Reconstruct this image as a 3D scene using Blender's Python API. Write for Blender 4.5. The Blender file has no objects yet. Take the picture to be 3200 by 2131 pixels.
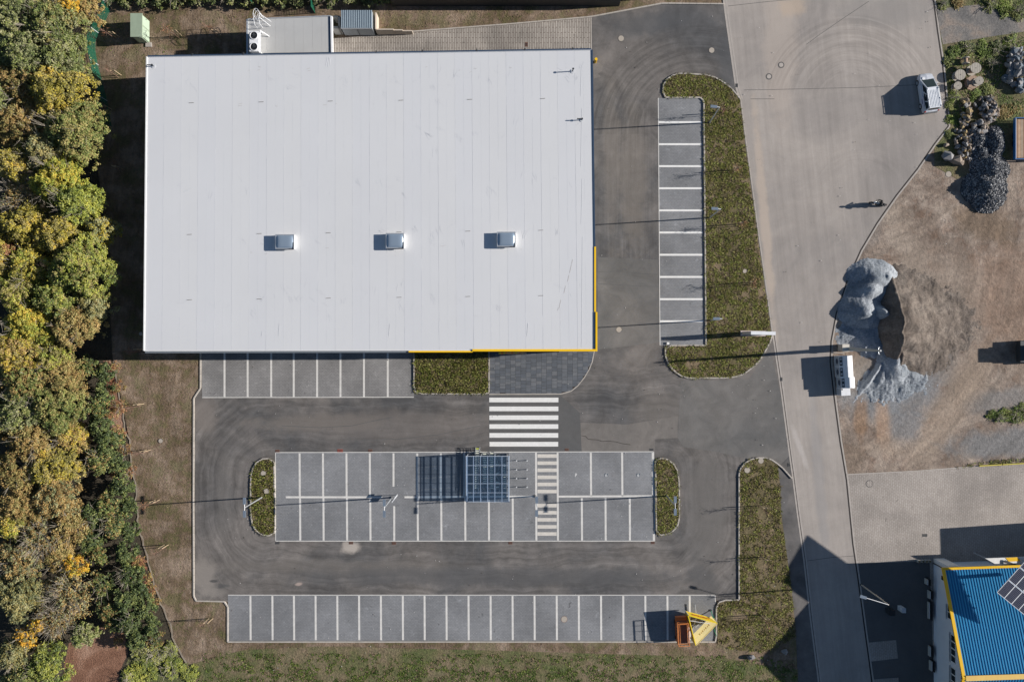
import bpy, bmesh, math, random
import numpy as np
from mathutils import Vector, Matrix, Quaternion, noise
from mathutils.geometry import tessellate_polygon
random.seed(7); RNG = np.random.default_rng(7)
R = math.radians
scene = bpy.context.scene
COL = scene.collection
# ------------------------------------------------------------------ camera, light, exposure
CAMH = 95.0; PXM = 27.2; CX, CY = 1600.0, 1065.5
cam = bpy.data.cameras.new('camera'); cam.sensor_width = 36; cam.lens = 36*CAMH/(3200/PXM)
cam.clip_end = 3000; cam.clip_start = 1
camo = bpy.data.objects.new('camera', cam); COL.objects.link(camo); camo.location = (0, 0, CAMH); scene.camera = camo
SUN_EL = R(23.3); SUN_AZ = math.atan2(.068, 1.0)
world = bpy.data.worlds.new('World'); scene.world = world; world.use_nodes = True
wn = world.node_tree; bg = wn.nodes['Background']
sky = wn.nodes.new('ShaderNodeTexSky'); sky.sky_type = 'NISHITA'; sky.sun_disc = False
sky.sun_elevation = SUN_EL; sky.sun_rotation = R(90)-SUN_AZ; sky.altitude = 300; sky.dust_density = .6; sky.ozone_density = 2.5
wn.links.new(sky.outputs[0], bg.inputs[0]); bg.inputs[1].default_value = 0.055
sl = bpy.data.lights.new('sun', 'SUN'); sl.energy = 5.0; sl.angle = R(.5); sl.color = (1, .945, .885)
so = bpy.data.objects.new('sun', sl); COL.objects.link(so)
sd = Vector((math.cos(SUN_EL)*math.cos(SUN_AZ), math.cos(SUN_EL)*math.sin(SUN_AZ), math.sin(SUN_EL)))
so.rotation_euler = (-sd).to_track_quat('-Z', 'Y').to_euler(); so.location = sd*100
vs = scene.view_settings; vs.view_transform = 'Standard'; vs.look = 'None'; vs.exposure = 0.55; vs.gamma = 1
vs.use_curve_mapping = False
# ------------------------------------------------------------------ helpers
def W(px, py, h=0.0, z=None):
    "plan position of a thing seen at photo pixel (px,py) whose seen point is h metres up"
    k = (CAMH-h)/CAMH/PXM
    return Vector(((px-CX)*k, -(py-CY)*k, h if z is None else z))
def tag(o, label=None, cat=None, group=None, kind=None):
    if label: o['label'] = label
    if cat: o['category'] = cat
    if group: o['group'] = group
    if kind: o['kind'] = kind
    return o
def empty(name, loc, rz=0, label=None, cat=None, group=None, kind=None):
    o = bpy.data.objects.new(name, None); o.empty_display_size = .3; COL.objects.link(o)
    o.location = loc; o.rotation_euler = (0, 0, rz); return tag(o, label, cat, group, kind)
def link(name, me, parent=None, loc=(0, 0, 0), rot=(0, 0, 0), scale=None):
    o = bpy.data.objects.new(name, me); COL.objects.link(o); o.parent = parent
    o.location = loc; o.rotation_euler = rot
    if scale: o.scale = scale
    return o
class MB:
    def __init__(s): s.v = []; s.f = []; s.mi = []
    def raw(s, vs_, fs, mi=0):
        n = len(s.v); s.v += [tuple(v) for v in vs_]; s.f += [tuple(i+n for i in f) for f in fs]; s.mi += [mi]*len(fs); return s
    def box(s, c, d, rot=None, mi=0):
        c = Vector(c); hx, hy, hz = d[0]/2, d[1]/2, d[2]/2
        P = [Vector((x, y, z)) for x in (-hx, hx) for y in (-hy, hy) for z in (-hz, hz)]
        if rot is not None:
            M = rot if isinstance(rot, Matrix) else Matrix.Rotation(rot, 3, 'Z')
            P = [M @ p for p in P]
        return s.raw([p+c for p in P], [(0, 1, 3, 2), (4, 6, 7, 5), (0, 4, 5, 1), (2, 3, 7, 6), (0, 2, 6, 4), (1, 5, 7, 3)], mi)
    def tube(s, a, b, r, r2=None, n=6, mi=0, cap=True):
        a, b = Vector(a), Vector(b); r2 = r if r2 is None else r2
        d = (b-a).normalized(); u = d.orthogonal().normalized(); w = d.cross(u)
        vs_ = []
        for p, q in ((a, r), (b, r2)):
            for i in range(n):
                t = 2*math.pi*i/n; vs_.append(p+(u*math.cos(t)+w*math.sin(t))*q)
        fs = [(i, (i+1) % n, n+(i+1) % n, n+i) for i in range(n)]
        if cap: fs += [tuple(range(n-1, -1, -1)), tuple(range(n, 2*n))]
        return s.raw(vs_, fs, mi)
    def path(s, pts, r, n=6, mi=0):
        for a, b in zip(pts[:-1], pts[1:]): s.tube(a, b, r, n=n, mi=mi)
        return s
    def prism(s, pts, z0, z1, mi=0):
        n = len(pts); tri = tessellate_polygon([[Vector((p[0], p[1], 0)) for p in pts]])
        vs_ = [(p[0], p[1], z0) for p in pts]+[(p[0], p[1], z1) for p in pts]
        ar = sum(pts[i][0]*pts[(i+1) % n][1]-pts[(i+1) % n][0]*pts[i][1] for i in range(n))
        fs = []
        for a, b, c in tri:
            A, B, C_ = [Vector((pts[i][0], pts[i][1])) for i in (a, b, c)]
            if (B-A).x*(C_-A).y-(B-A).y*(C_-A).x < 0: a, c = c, a
            fs += [(a+n, b+n, c+n), (c, b, a)]
        for i in range(n):
            j = (i+1) % n; fs.append((i, j, j+n, i+n) if ar > 0 else (j, i, i+n, j+n))
        return s.raw(vs_, fs, mi)
    def sphere(s, c, r, nu=10, nv=6, mi=0, zmin=-1):
        c = Vector(c); r = (r, r, r) if not hasattr(r, '__len__') else r; vs_ = []; fs = []
        for j in range(nv+1):
            ph = math.pi*j/nv
            for i in range(nu):
                t = 2*math.pi*i/nu
                z = max(math.cos(ph), zmin)
                vs_.append(c+Vector((r[0]*math.sin(ph)*math.cos(t), r[1]*math.sin(ph)*math.sin(t), r[2]*z)))
        for j in range(nv):
            for i in range(nu):
                fs.append((j*nu+i, (j+1)*nu+i, (j+1)*nu+(i+1) % nu, j*nu+(i+1) % nu))
        return s.raw(vs_, fs, mi)
    def disc(s, c, r, z0, z1, n=24, mi=0, r2=None):
        return s.tube((c[0], c[1], z0), (c[0], c[1], z1), r, r2, n=n, mi=mi)
    def mesh(s, name, mats, smooth=False):
        me = bpy.data.meshes.new(name); me.from_pydata(s.v, [], s.f)
        for m in (mats if isinstance(mats, (list, tuple)) else [mats]): me.materials.append(m)
        if any(s.mi): me.polygons.foreach_set('material_index', s.mi)
        if smooth: me.polygons.foreach_set('use_smooth', [True]*len(s.f))
        me.update(); return me
    def build(s, name, mats, parent=None, smooth=False, loc=(0, 0, 0), rot=(0, 0, 0)):
        return link(name, s.mesh(name, mats, smooth), parent, loc, rot)
def sheet(name, pxpts, z, mat, parent=None, kind='structure', label=None, cat=None):
    pts = [W(x, y) for x, y in pxpts]; tri = tessellate_polygon([[Vector((p.x, p.y, 0)) for p in pts]])
    fs = []
    for a, b, c in tri:
        A, B, C_ = pts[a], pts[b], pts[c]
        if (B-A).x*(C_-A).y-(B-A).y*(C_-A).x < 0: a, c = c, a
        fs.append((a, b, c))
    o = MB().raw([(p.x, p.y, z) for p in pts], fs).build(name, mat, parent)
    if kind and parent is None: o['kind'] = kind
    return tag(o, label, cat)
def strip(name, pxpts, wpx, z, mat, parent=None, off=0, kind='structure'):
    P = [W(x, y) for x, y in pxpts]; w = wpx/PXM/2; off = off/PXM; L = []; Q = []
    for i, p in enumerate(P):
        t = (P[min(i+1, len(P)-1)]-P[max(i-1, 0)]).normalized(); n = Vector((-t.y, t.x, 0))
        L.append(p+n*(off+w)); Q.append(p+n*(off-w))
    vs_ = [(p.x, p.y, z) for p in L]+[(p.x, p.y, z) for p in Q]; n = len(P)
    o = MB().raw(vs_, [(n+i, n+i+1, i+1, i) for i in range(n-1)]).build(name, mat, parent)
    if kind and parent is None: o['kind'] = kind
    return o
def inside(poly, x, y):
    c = False; j = len(poly)-1
    for i in range(len(poly)):
        xi, yi = poly[i]; xj, yj = poly[j]
        if (yi > y) != (yj > y) and x < (xj-xi)*(y-yi)/(yj-yi)+xi: c = not c
        j = i
    return c
# ------------------------------------------------------------------ materials
def newmat(name):
    m = bpy.data.materials.new(name); m.use_nodes = True; nt = m.node_tree
    return m, nt, nt.nodes['Principled BSDF']
def N(nt, t, **k):
    n = nt.nodes.new(t)
    for a, b in k.items():
        if hasattr(n, a): setattr(n, a, b)
        else: n.inputs[a].default_value = b
    return n
def coords(nt, scale=(1, 1, 1), rot=0):
    g = N(nt, 'ShaderNodeNewGeometry'); mr = N(nt, 'ShaderNodeMapping'); mp = N(nt, 'ShaderNodeMapping')
    mp.inputs['Scale'].default_value = scale; mr.inputs['Rotation'].default_value = (0, 0, rot)
    nt.links.new(g.outputs['Position'], mr.inputs['Vector']); nt.links.new(mr.outputs[0], mp.inputs['Vector']); return mp.outputs[0]
def m2(nt, op, a, b=None, c=None):
    n = N(nt, 'ShaderNodeMath', operation=op)
    for i, s in enumerate((a, b, c)):
        if s is None: continue
        if isinstance(s, (int, float)): n.inputs[i].default_value = s
        else: nt.links.new(s, n.inputs[i])
    return n.outputs[0]
def ringtracks(nt, c, v, px, py, r0, r1, lo, hi, fr):
    "wheel ruts that curve round a far turning point given in photo pixels; radii in pixels"
    sp = N(nt, 'ShaderNodeSeparateXYZ'); nt.links.new(v, sp.inputs[0]); dx = m2(nt, 'ADD', sp.outputs[0], -(px-CX)/PXM); dy = m2(nt, 'ADD', sp.outputs[1], (py-CY)/PXM)
    wv = noisef(nt, v, .12, 2, .5); d = m2(nt, 'MULTIPLY_ADD', wv, 1.5, m2(nt, 'SQRT', m2(nt, 'MULTIPLY_ADD', dx, dx, m2(nt, 'MULTIPLY', dy, dy)))); an = m2(nt, 'ARCTAN2', dy, dx)
    cb = N(nt, 'ShaderNodeCombineXYZ'); nt.links.new(m2(nt, 'MULTIPLY', d, fr), cb.inputs[0]); nt.links.new(m2(nt, 'MULTIPLY', an, 3.0), cb.inputs[1]); nn = noisef(nt, cb.outputs[0], 1.0, 6, .7, .4)
    a = N(nt, 'ShaderNodeMapRange'); a.inputs[1].default_value = r0/PXM-2; a.inputs[2].default_value = r0/PXM+2; nt.links.new(d, a.inputs[0])
    b = N(nt, 'ShaderNodeMapRange'); b.inputs[1].default_value = r1/PXM+2; b.inputs[2].default_value = r1/PXM-2; nt.links.new(d, b.inputs[0])
    return mul(nt, c, mul(nt, c, rampn(nt, nn, [(.34, grey(lo)), (.64, grey(hi))])), m2(nt, 'MULTIPLY', a.outputs[0], b.outputs[0]), 'MIX')
def spots(nt, c, v, lst, wob=.35):
    "soft, noise edged stains on the ground: (px, py, rx_px, ry_px, rot_deg, colour, strength)"
    sp = N(nt, 'ShaderNodeSeparateXYZ'); nt.links.new(v, sp.inputs[0]); nz = noisef(nt, v, .35, 7, .7, .5)
    for px, py, rx, ry, rot, col, st in lst:
        p = ((px-CX)/PXM, -(py-CY)/PXM); ca, sa = math.cos(R(rot)), math.sin(R(rot)); dx = m2(nt, 'SUBTRACT', sp.outputs[0], p[0]); dy = m2(nt, 'SUBTRACT', sp.outputs[1], p[1])
        u = m2(nt, 'MULTIPLY_ADD', dx, ca*PXM/rx, m2(nt, 'MULTIPLY', dy, sa*PXM/rx)); w = m2(nt, 'MULTIPLY_ADD', dx, -sa*PXM/ry, m2(nt, 'MULTIPLY', dy, ca*PXM/ry))
        d = m2(nt, 'SQRT', m2(nt, 'MULTIPLY_ADD', u, u, m2(nt, 'MULTIPLY', w, w))); d = m2(nt, 'MULTIPLY_ADD', nz, 1.6, m2(nt, 'ADD', d, -.8))
        mr = N(nt, 'ShaderNodeMapRange'); mr.interpolation_type = 'SMOOTHSTEP'; mr.inputs[1].default_value = 1.15; mr.inputs[2].default_value = .45; mr.inputs[4].default_value = st
        nt.links.new(d, mr.inputs[0]); c = mul(nt, c, col, mr.outputs[0], 'MIX')
    return c
def rampn(nt, fac, stops):
    r = N(nt, 'ShaderNodeValToRGB'); e = r.color_ramp.elements
    while len(e) > 1: e.remove(e[-1])
    e[0].position = stops[0][0]; e[0].color = (*stops[0][1], 1)
    for p, c in stops[1:]:
        x = e.new(p); x.color = (*c, 1)
    nt.links.new(fac, r.inputs[0]); return r.outputs[0]
def mul(nt, a, b, fac=1.0, mode='MULTIPLY'):
    m = N(nt, 'ShaderNodeMix'); m.data_type = 'RGBA'; m.blend_type = mode
    if hasattr(fac, 'links') or hasattr(fac, 'is_linked'): nt.links.new(fac, m.inputs[0])
    else: m.inputs[0].default_value = fac
    for s, i in ((a, 6), (b, 7)):
        if isinstance(s, tuple): m.inputs[i].default_value = (*s, 1) if len(s) == 3 else s
        else: nt.links.new(s, m.inputs[i])
    return m.outputs[2]
def noisef(nt, vec, scale, detail=6, rough=.6, dist=0):
    n = N(nt, 'ShaderNodeTexNoise'); n.inputs['Scale'].default_value = scale; n.inputs['Detail'].default_value = detail
    n.inputs['Roughness'].default_value = rough; n.inputs['Distortion'].default_value = dist
    nt.links.new(vec, n.inputs['Vector']); return n.outputs[0]
def grey(v): return (v, v, v)
def plain(name, col, rough=.6, metal=0, var=.12, scale=3, bump=0):
    m, nt, b = newmat(name); b.inputs['Roughness'].default_value = rough; b.inputs['Metallic'].default_value = metal
    v = coords(nt); n = noisef(nt, v, scale)
    c = mul(nt, col, rampn(nt, n, [(.25, grey(1-var)), (.75, grey(1+var*.3))]))
    nt.links.new(c, b.inputs['Base Color'])
    if bump:
        bp = N(nt, 'ShaderNodeBump'); bp.inputs['Strength'].default_value = bump; bp.inputs['Distance'].default_value = .02
        nt.links.new(n, bp.inputs['Height']); nt.links.new(bp.outputs[0], b.inputs['Normal'])
    return m
def ground(name, stops, s1=.12, fine=(.75, 1.2), fs=6, bump=.6, bd=.06, streak=None, stops2=None, s2=.5, f2=.5, rough=.95, speck=None, dist=.6, stains=None, rings=()):
    "patchy ground: big noise ramp, second layer, fine grain and relief"
    m, nt, b = newmat(name); b.inputs['Roughness'].default_value = rough
    v = coords(nt); n1 = noisef(nt, v, s1, 8, .62, dist); c = rampn(nt, n1, stops)
    if stops2:
        n2 = noisef(nt, v, s2, 8, .7, .3); c2 = rampn(nt, n2, stops2); c = mul(nt, c, c2, f2, 'MIX')
    if streak:
        vv = coords(nt, streak[0], streak[1]); ns = noisef(nt, vv, 1.0, 6, .65, .2)
        c = mul(nt, c, rampn(nt, ns, [(.3, grey(streak[2])), (.7, grey(streak[3]))]))
    if stains: c = spots(nt, c, v, stains)
    for px, py, r0, r1, lo, hi, fr in rings: c = ringtracks(nt, c, v, px, py, r0, r1, lo, hi, fr)
    nf = noisef(nt, v, fs, 4, .75); c = mul(nt, c, rampn(nt, nf, [(.3, grey(fine[0])), (.7, grey(fine[1]))]))
    if speck:
        vo = N(nt, 'ShaderNodeTexVoronoi'); vo.inputs['Scale'].default_value = speck[0]; nt.links.new(v, vo.inputs['Vector'])
        sr = rampn(nt, vo.outputs['Distance'], [(speck[1], grey(1)), (speck[1]+.05, grey(0))])
        c = mul(nt, c, speck[2], sr, 'MIX')
    nt.links.new(c, b.inputs['Base Color'])
    if bump:
        bp = N(nt, 'ShaderNodeBump'); bp.inputs['Strength'].default_value = bump; bp.inputs['Distance'].default_value = bd
        nt.links.new(nf, bp.inputs['Height']); nt.links.new(bp.outputs[0], b.inputs['Normal'])
    return m
def pavers(name, c1, c2, mortar, bw, bh, ms=.012, rot=0, big=(.85, 1.1), bs=.25, offset=.5, fleck=True, bump=.3):
    m, nt, b = newmat(name); b.inputs['Roughness'].default_value = .85
    v = coords(nt, (1, 1, 1), rot)
    br = N(nt, 'ShaderNodeTexBrick'); br.offset = offset; br.inputs['Scale'].default_value = 1
    br.inputs['Brick Width'].default_value = bw; br.inputs['Row Height'].default_value = bh
    br.inputs['Mortar Size'].default_value = ms; br.inputs['Mortar Smooth'].default_value = .3
    for k, cc in (('Color1', c1), ('Color2', c2), ('Mortar', mortar)): br.inputs[k].default_value = (*cc, 1)
    nt.links.new(v, br.inputs['Vector'])
    v0 = coords(nt); n1 = noisef(nt, v0, bs, 7, .65, .5)
    c = mul(nt, br.outputs[0], rampn(nt, n1, [(.3, grey(big[0])), (.7, grey(big[1]))]))
    nf = noisef(nt, v0, 5, 4, .7); c = mul(nt, c, rampn(nt, nf, [(.3, grey(.86)), (.7, grey(1.1))]))
    if fleck:
        n3 = noisef(nt, v0, 1.1, 9, .75, .2); f = rampn(nt, n3, [(.58, grey(0)), (.70, grey(.55))])
        c = mul(nt, c, tuple(min(.5, x*1.9) for x in c1), f, 'MIX')
    n4 = noisef(nt, v0, 1.7, 3, .5, .8); c = mul(nt, c, rampn(nt, n4, [(.24, grey(.55)), (.31, grey(1))]))
    n5 = noisef(nt, v0, .16, 5, .6, .3); c = mul(nt, c, rampn(nt, n5, [(.38, grey(.84)), (.6, grey(1.1))]))
    nt.links.new(c, b.inputs['Base Color'])
    bp = N(nt, 'ShaderNodeBump'); bp.inputs['Strength'].default_value = bump; bp.inputs['Distance'].default_value = .01; bp.invert = True
    nt.links.new(br.outputs['Fac'], bp.inputs['Height']); nt.links.new(bp.outputs[0], b.inputs['Normal'])
    return m
def leafmat(name, stops, s1=.5, trans=.15):
    "leaf colour varies from leaf to leaf and from bough to bough"
    m, nt, b = newmat(name); b.inputs['Roughness'].default_value = .65
    g = N(nt, 'ShaderNodeNewGeometry'); v = coords(nt); n1 = noisef(nt, v, s1, 3, .6)
    a = N(nt, 'ShaderNodeMath', operation='MULTIPLY_ADD'); nt.links.new(g.outputs['Random Per Island'], a.inputs[0])
    a.inputs[1].default_value = .45; s = N(nt, 'ShaderNodeMath', operation='MULTIPLY_ADD')
    nt.links.new(n1, s.inputs[0]); s.inputs[1].default_value = 1.5; s.inputs[2].default_value = -.47
    nt.links.new(s.outputs[0], a.inputs[2])
    c = rampn(nt, a.outputs[0], stops); nt.links.new(c, b.inputs['Base Color'])
    if trans:
        tr = N(nt, 'ShaderNodeBsdfTranslucent'); nt.links.new(c, tr.inputs[0]); mx = N(nt, 'ShaderNodeMixShader')
        mx.inputs[0].default_value = trans; nt.links.new(b.outputs[0], mx.inputs[1]); nt.links.new(tr.outputs[0], mx.inputs[2])
        nt.links.new(mx.outputs[0], nt.nodes['Material Output'].inputs[0])
    return m
def glassmat(name, tint, rough=.05, clear=.8, through=None):
    m, nt, b = newmat(name); b.inputs['Base Color'].default_value = (*tint, 1); b.inputs['Roughness'].default_value = rough
    t = N(nt, 'ShaderNodeBsdfTransparent'); t.inputs[0].default_value = (*(through or [min(1, .5+x*.8) for x in tint]), 1)
    mx = N(nt, 'ShaderNodeMixShader'); mx.inputs[0].default_value = clear
    nt.links.new(b.outputs[0], mx.inputs[1]); nt.links.new(t.outputs[0], mx.inputs[2])
    nt.links.new(mx.outputs[0], nt.nodes['Material Output'].inputs[0]); return m
# asphalt with tyre tracks that follow the lanes
def asphalt(name, base, warm, tracks=(), arcs=(), grain=(.9, 1.12), big=(.75, 1.15), s1=.1, bump=.25, rect=None, stains=None):
    m, nt, b = newmat(name); b.inputs['Roughness'].default_value = .9
    v = coords(nt); n1 = noisef(nt, v, s1, 8, .6, .8)
    c = rampn(nt, n1, [(.35, base), (.62, warm)])
    n2 = noisef(nt, v, .45, 8, .7, .6); c = mul(nt, c, rampn(nt, n2, [(.3, grey(big[0])), (.7, grey(big[1]))]))
    for sc, rot, lo, hi, mask in tracks:
        vv = coords(nt, sc, rot); ns = noisef(nt, vv, 1.0, 7, .7, .25)
        cc = mul(nt, c, rampn(nt, ns, [(.3, grey(lo)), (.7, grey(hi))]))
        if mask is None: c = cc
        else:   # mask: soft rectangle of the lane, in metres
            x0, x1, y0, y1, soft = mask; sp = N(nt, 'ShaderNodeSeparateXYZ'); nt.links.new(v, sp.inputs[0]); fac = None
            for ax, lo_, hi_ in ((0, x0, x1), (1, y0, y1)):
                for e, s in ((lo_, 1), (hi_, -1)):
                    mr = N(nt, 'ShaderNodeMapRange'); mr.inputs[1].default_value = e-soft*s; mr.inputs[2].default_value = e+soft*s
                    nt.links.new(sp.outputs[ax], mr.inputs[0])
                    if fac is None: fac = mr.outputs[0]
                    else:
                        q = N(nt, 'ShaderNodeMath', operation='MULTIPLY'); nt.links.new(fac, q.inputs[0]); nt.links.new(mr.outputs[0], q.inputs[1]); fac = q.outputs[0]
            c = mul(nt, c, cc, fac, 'MIX')
    if rect:   # wheel tracks that run round the middle block of bays: distance to a rounded rectangle
        x0, x1, y0, y1, lo, hi, rmax = rect; sp = N(nt, 'ShaderNodeSeparateXYZ'); nt.links.new(v, sp.inputs[0]); hx, hy = (x1-x0)/2, (y1-y0)/2
        qx = m2(nt, 'MAXIMUM', m2(nt, 'ADD', m2(nt, 'ABSOLUTE', m2(nt, 'ADD', sp.outputs[0], -(x0+x1)/2)), -hx), 0.0); qy = m2(nt, 'MAXIMUM', m2(nt, 'ADD', m2(nt, 'ABSOLUTE', m2(nt, 'ADD', sp.outputs[1], -(y0+y1)/2)), -hy), 0.0)
        d = m2(nt, 'SQRT', m2(nt, 'MULTIPLY_ADD', qx, qx, m2(nt, 'MULTIPLY', qy, qy))); d = m2(nt, 'MULTIPLY_ADD', noisef(nt, v, .1, 4, .6), 3.4, m2(nt, 'ADD', d, -1.7)); al = m2(nt, 'MULTIPLY_ADD', sp.outputs[0], .05, m2(nt, 'MULTIPLY', sp.outputs[1], .05))
        for fr, l_, h_ in ((.55, lo, hi), (2.6, lo+.1, hi-.05)):
            cb = N(nt, 'ShaderNodeCombineXYZ'); nt.links.new(m2(nt, 'MULTIPLY', d, fr), cb.inputs[0]); nt.links.new(al, cb.inputs[1]); nn = noisef(nt, cb.outputs[0], 1.0, 6, .65, .3)
            mr = N(nt, 'ShaderNodeMapRange'); mr.inputs[1].default_value = rmax; mr.inputs[2].default_value = rmax-2.5; nt.links.new(d, mr.inputs[0])
            c = mul(nt, c, mul(nt, c, rampn(nt, nn, [(.32, grey(l_)), (.66, grey(h_))])), mr.outputs[0], 'MIX')
    if stains: c = spots(nt, c, v, stains)
    for cx, cy, r0, r1, a0, a1, dk in arcs:   # tyre arcs: rings round a turning centre (metres), angle window
        mp = N(nt, 'ShaderNodeMapping'); mp.inputs['Location'].default_value = (-cx, -cy, 0); nt.links.new(v, mp.inputs[0])
        wob = mp.outputs[0]
        sp = N(nt, 'ShaderNodeSeparateXYZ'); nt.links.new(wob, sp.inputs[0])
        cb = N(nt, 'ShaderNodeCombineXYZ'); nt.links.new(sp.outputs[0], cb.inputs[0]); nt.links.new(sp.outputs[1], cb.inputs[1])
        ln = N(nt, 'ShaderNodeVectorMath', operation='LENGTH'); nt.links.new(cb.outputs[0], ln.inputs[0])
        at = N(nt, 'ShaderNodeMath', operation='ARCTAN2'); nt.links.new(sp.outputs[1], at.inputs[0]); nt.links.new(sp.outputs[0], at.inputs[1])
        cv = N(nt, 'ShaderNodeCombineXYZ'); sc1 = N(nt, 'ShaderNodeMath', operation='MULTIPLY'); sc1.inputs[1].default_value = 2.2
        nt.links.new(ln.outputs['Value'], sc1.inputs[0]); nt.links.new(sc1.outputs[0], cv.inputs[0]); nt.links.new(at.outputs[0], cv.inputs[1])
        nr = noisef(nt, cv.outputs[0], 1.0, 5, .6, .1); dark = rampn(nt, nr, [(.42, grey(dk)), (.6, grey(1.04))])
        fac = None
        for src, lo_, hi_, soft in ((ln.outputs['Value'], r0, r1, .5), (at.outputs[0], a0, a1, .25)):
            for e, s in ((lo_, 1), (hi_, -1)):
                mr = N(nt, 'ShaderNodeMapRange'); mr.inputs[1].default_value = e-soft*s; mr.inputs[2].default_value = e+soft*s
                nt.links.new(src, mr.inputs[0])
                if fac is None: fac = mr.outputs[0]
                else:
                    q = N(nt, 'ShaderNodeMath', operation='MULTIPLY'); nt.links.new(fac, q.inputs[0]); nt.links.new(mr.outputs[0], q.inputs[1]); fac = q.outputs[0]
        c = mul(nt, c, mul(nt, c, dark), fac, 'MIX')
    nf = noisef(nt, v, 9, 4, .75); c = mul(nt, c, rampn(nt, nf, [(.3, grey(grain[0])), (.7, grey(grain[1]))]))
    nt.links.new(c, b.inputs['Base Color'])
    bp = N(nt, 'ShaderNodeBump'); bp.inputs['Strength'].default_value = bump; bp.inputs['Distance'].default_value = .02
    nt.links.new(nf, bp.inputs['Height']); nt.links.new(bp.outputs[0], b.inputs['Normal'])
    return m
def wxy(px, py): p = W(px, py); return p.x, p.y
M = {}
SOIL = [(.40, (.095, .066, .038)), (.5, (.165, .118, .076)), (.58, (.27, .205, .15))]
M['soil'] = ground('soil', SOIL, .16, (.74, 1.2), 4, 1.0, .09, stops2=[(.42, (.11, .105, .035)), (.5, (.165, .112, .07)), (.6, (.30, .225, .165))], s2=.45, f2=.55, streak=((1.8, .16, 1), R(6), .74, 1.24), speck=(3.2, .06, (.3, .26, .2)))
M['meadow'] = ground('meadow', [(.40, (.10, .12, .035)), (.49, (.165, .14, .065)), (.58, (.25, .182, .12))], .22, (.55, 1.4), 4.5, 1.0, .12, stops2=[(.4, (.06, .09, .025)), (.58, (.13, .11, .055)), (.7, (.2, .15, .1))], s2=.8, f2=.5)
M['litter'] = ground('leaf_litter', [(.36, (.15, .07, .04)), (.5, (.23, .12, .075)), (.64, (.33, .2, .14))], .25, (.6, 1.4), 6, 1.0, .1)
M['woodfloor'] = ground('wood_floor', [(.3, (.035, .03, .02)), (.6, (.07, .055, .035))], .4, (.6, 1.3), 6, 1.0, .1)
M['bedsoil'] = ground('bed_soil', [(.38, (.11, .09, .04)), (.5, (.15, .12, .06)), (.62, (.21, .155, .095))], .3, (.6, 1.3), 5, .8, .07)
DY = [(2890, 1010, 150, 170, 0, (.19, .155, .128), .85), (2790, 1215, 190, 110, 10, (.21, .215, .22), .95), (2960, 1290, 260, 60, 60, (.32, .25, .19), .7), (2690, 1310, 26, 80, 0, (.27, .165, .095), .7), (2760, 1330, 28, 110, 5, (.36, .24, .16), .7), (2830, 1330, 60, 90, -10, (.2, .205, .21), .7),
    (2800, 1400, 130, 40, 0, (.33, .26, .2), .6), (2700, 720, 90, 60, 50, (.2, .175, .155), .8), (2830, 760, 60, 190, 20, (.32, .26, .205), .6), (3160, 930, 150, 230, 0, (.225, .15, .105), .7), (3080, 700, 140, 60, -20, (.17, .12, .08), .85),
    (3150, 1385, 220, 55, 4, (.19, .185, .18), .95), (3120, 1250, 120, 45, 10, (.2, .19, .18), .8), (2930, 1060, 60, 180, 15, (.18, .16, .14), .75), (2980, 900, 110, 150, 20, (.29, .23, .18), .6), (2690, 1170, 60, 70, 0, (.2, .17, .14), .8), (2660, 1440, 60, 60, 0, (.2, .15, .11), .8), (3040, 1180, 70, 130, -30, (.3, .23, .17), .5)]
M['yard_dirt'] = ground('yard_dirt', [(.38, (.16, .115, .085)), (.46, (.24, .185, .145)), (.54, (.315, .25, .20)), (.62, (.41, .335, .27))], .22, (.72, 1.2), 2.4, .9, .09,
    stops2=[(.4, (.17, .105, .07)), (.5, (.2, .16, .13)), (.6, (.29, .23, .18))], s2=.5, f2=.45, dist=1.5, stains=DY, rings=[(2300, 700, 620, 1300, .8, 1.18, .7), (3500, 1900, 300, 650, .7, 1.22, .8), (2600, 200, 480, 700, .76, 1.18, 1.0), (3350, 900, 200, 420, .78, 1.15, .8)])
M['grit'] = ground('gravel_dust', [(.38, (.13, .125, .12)), (.5, (.19, .175, .16)), (.62, (.25, .205, .17))], .35, (.7, 1.25), 4, .8, .06)
M['gravel'] = ground('blue_gravel', [(.38, (.19, .215, .24)), (.62, (.36, .385, .41))], .4, (.6, 1.35), 6, 1.0, .06)
M['earthpile'] = ground('earth_pile', [(.38, (.115, .092, .074)), (.5, (.16, .13, .107)), (.62, (.21, .175, .145))], .5, (.6, 1.25), 5, 1.0, .1)
lane = wxy(1867, 180)+wxy(2056, 1000)
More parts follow.
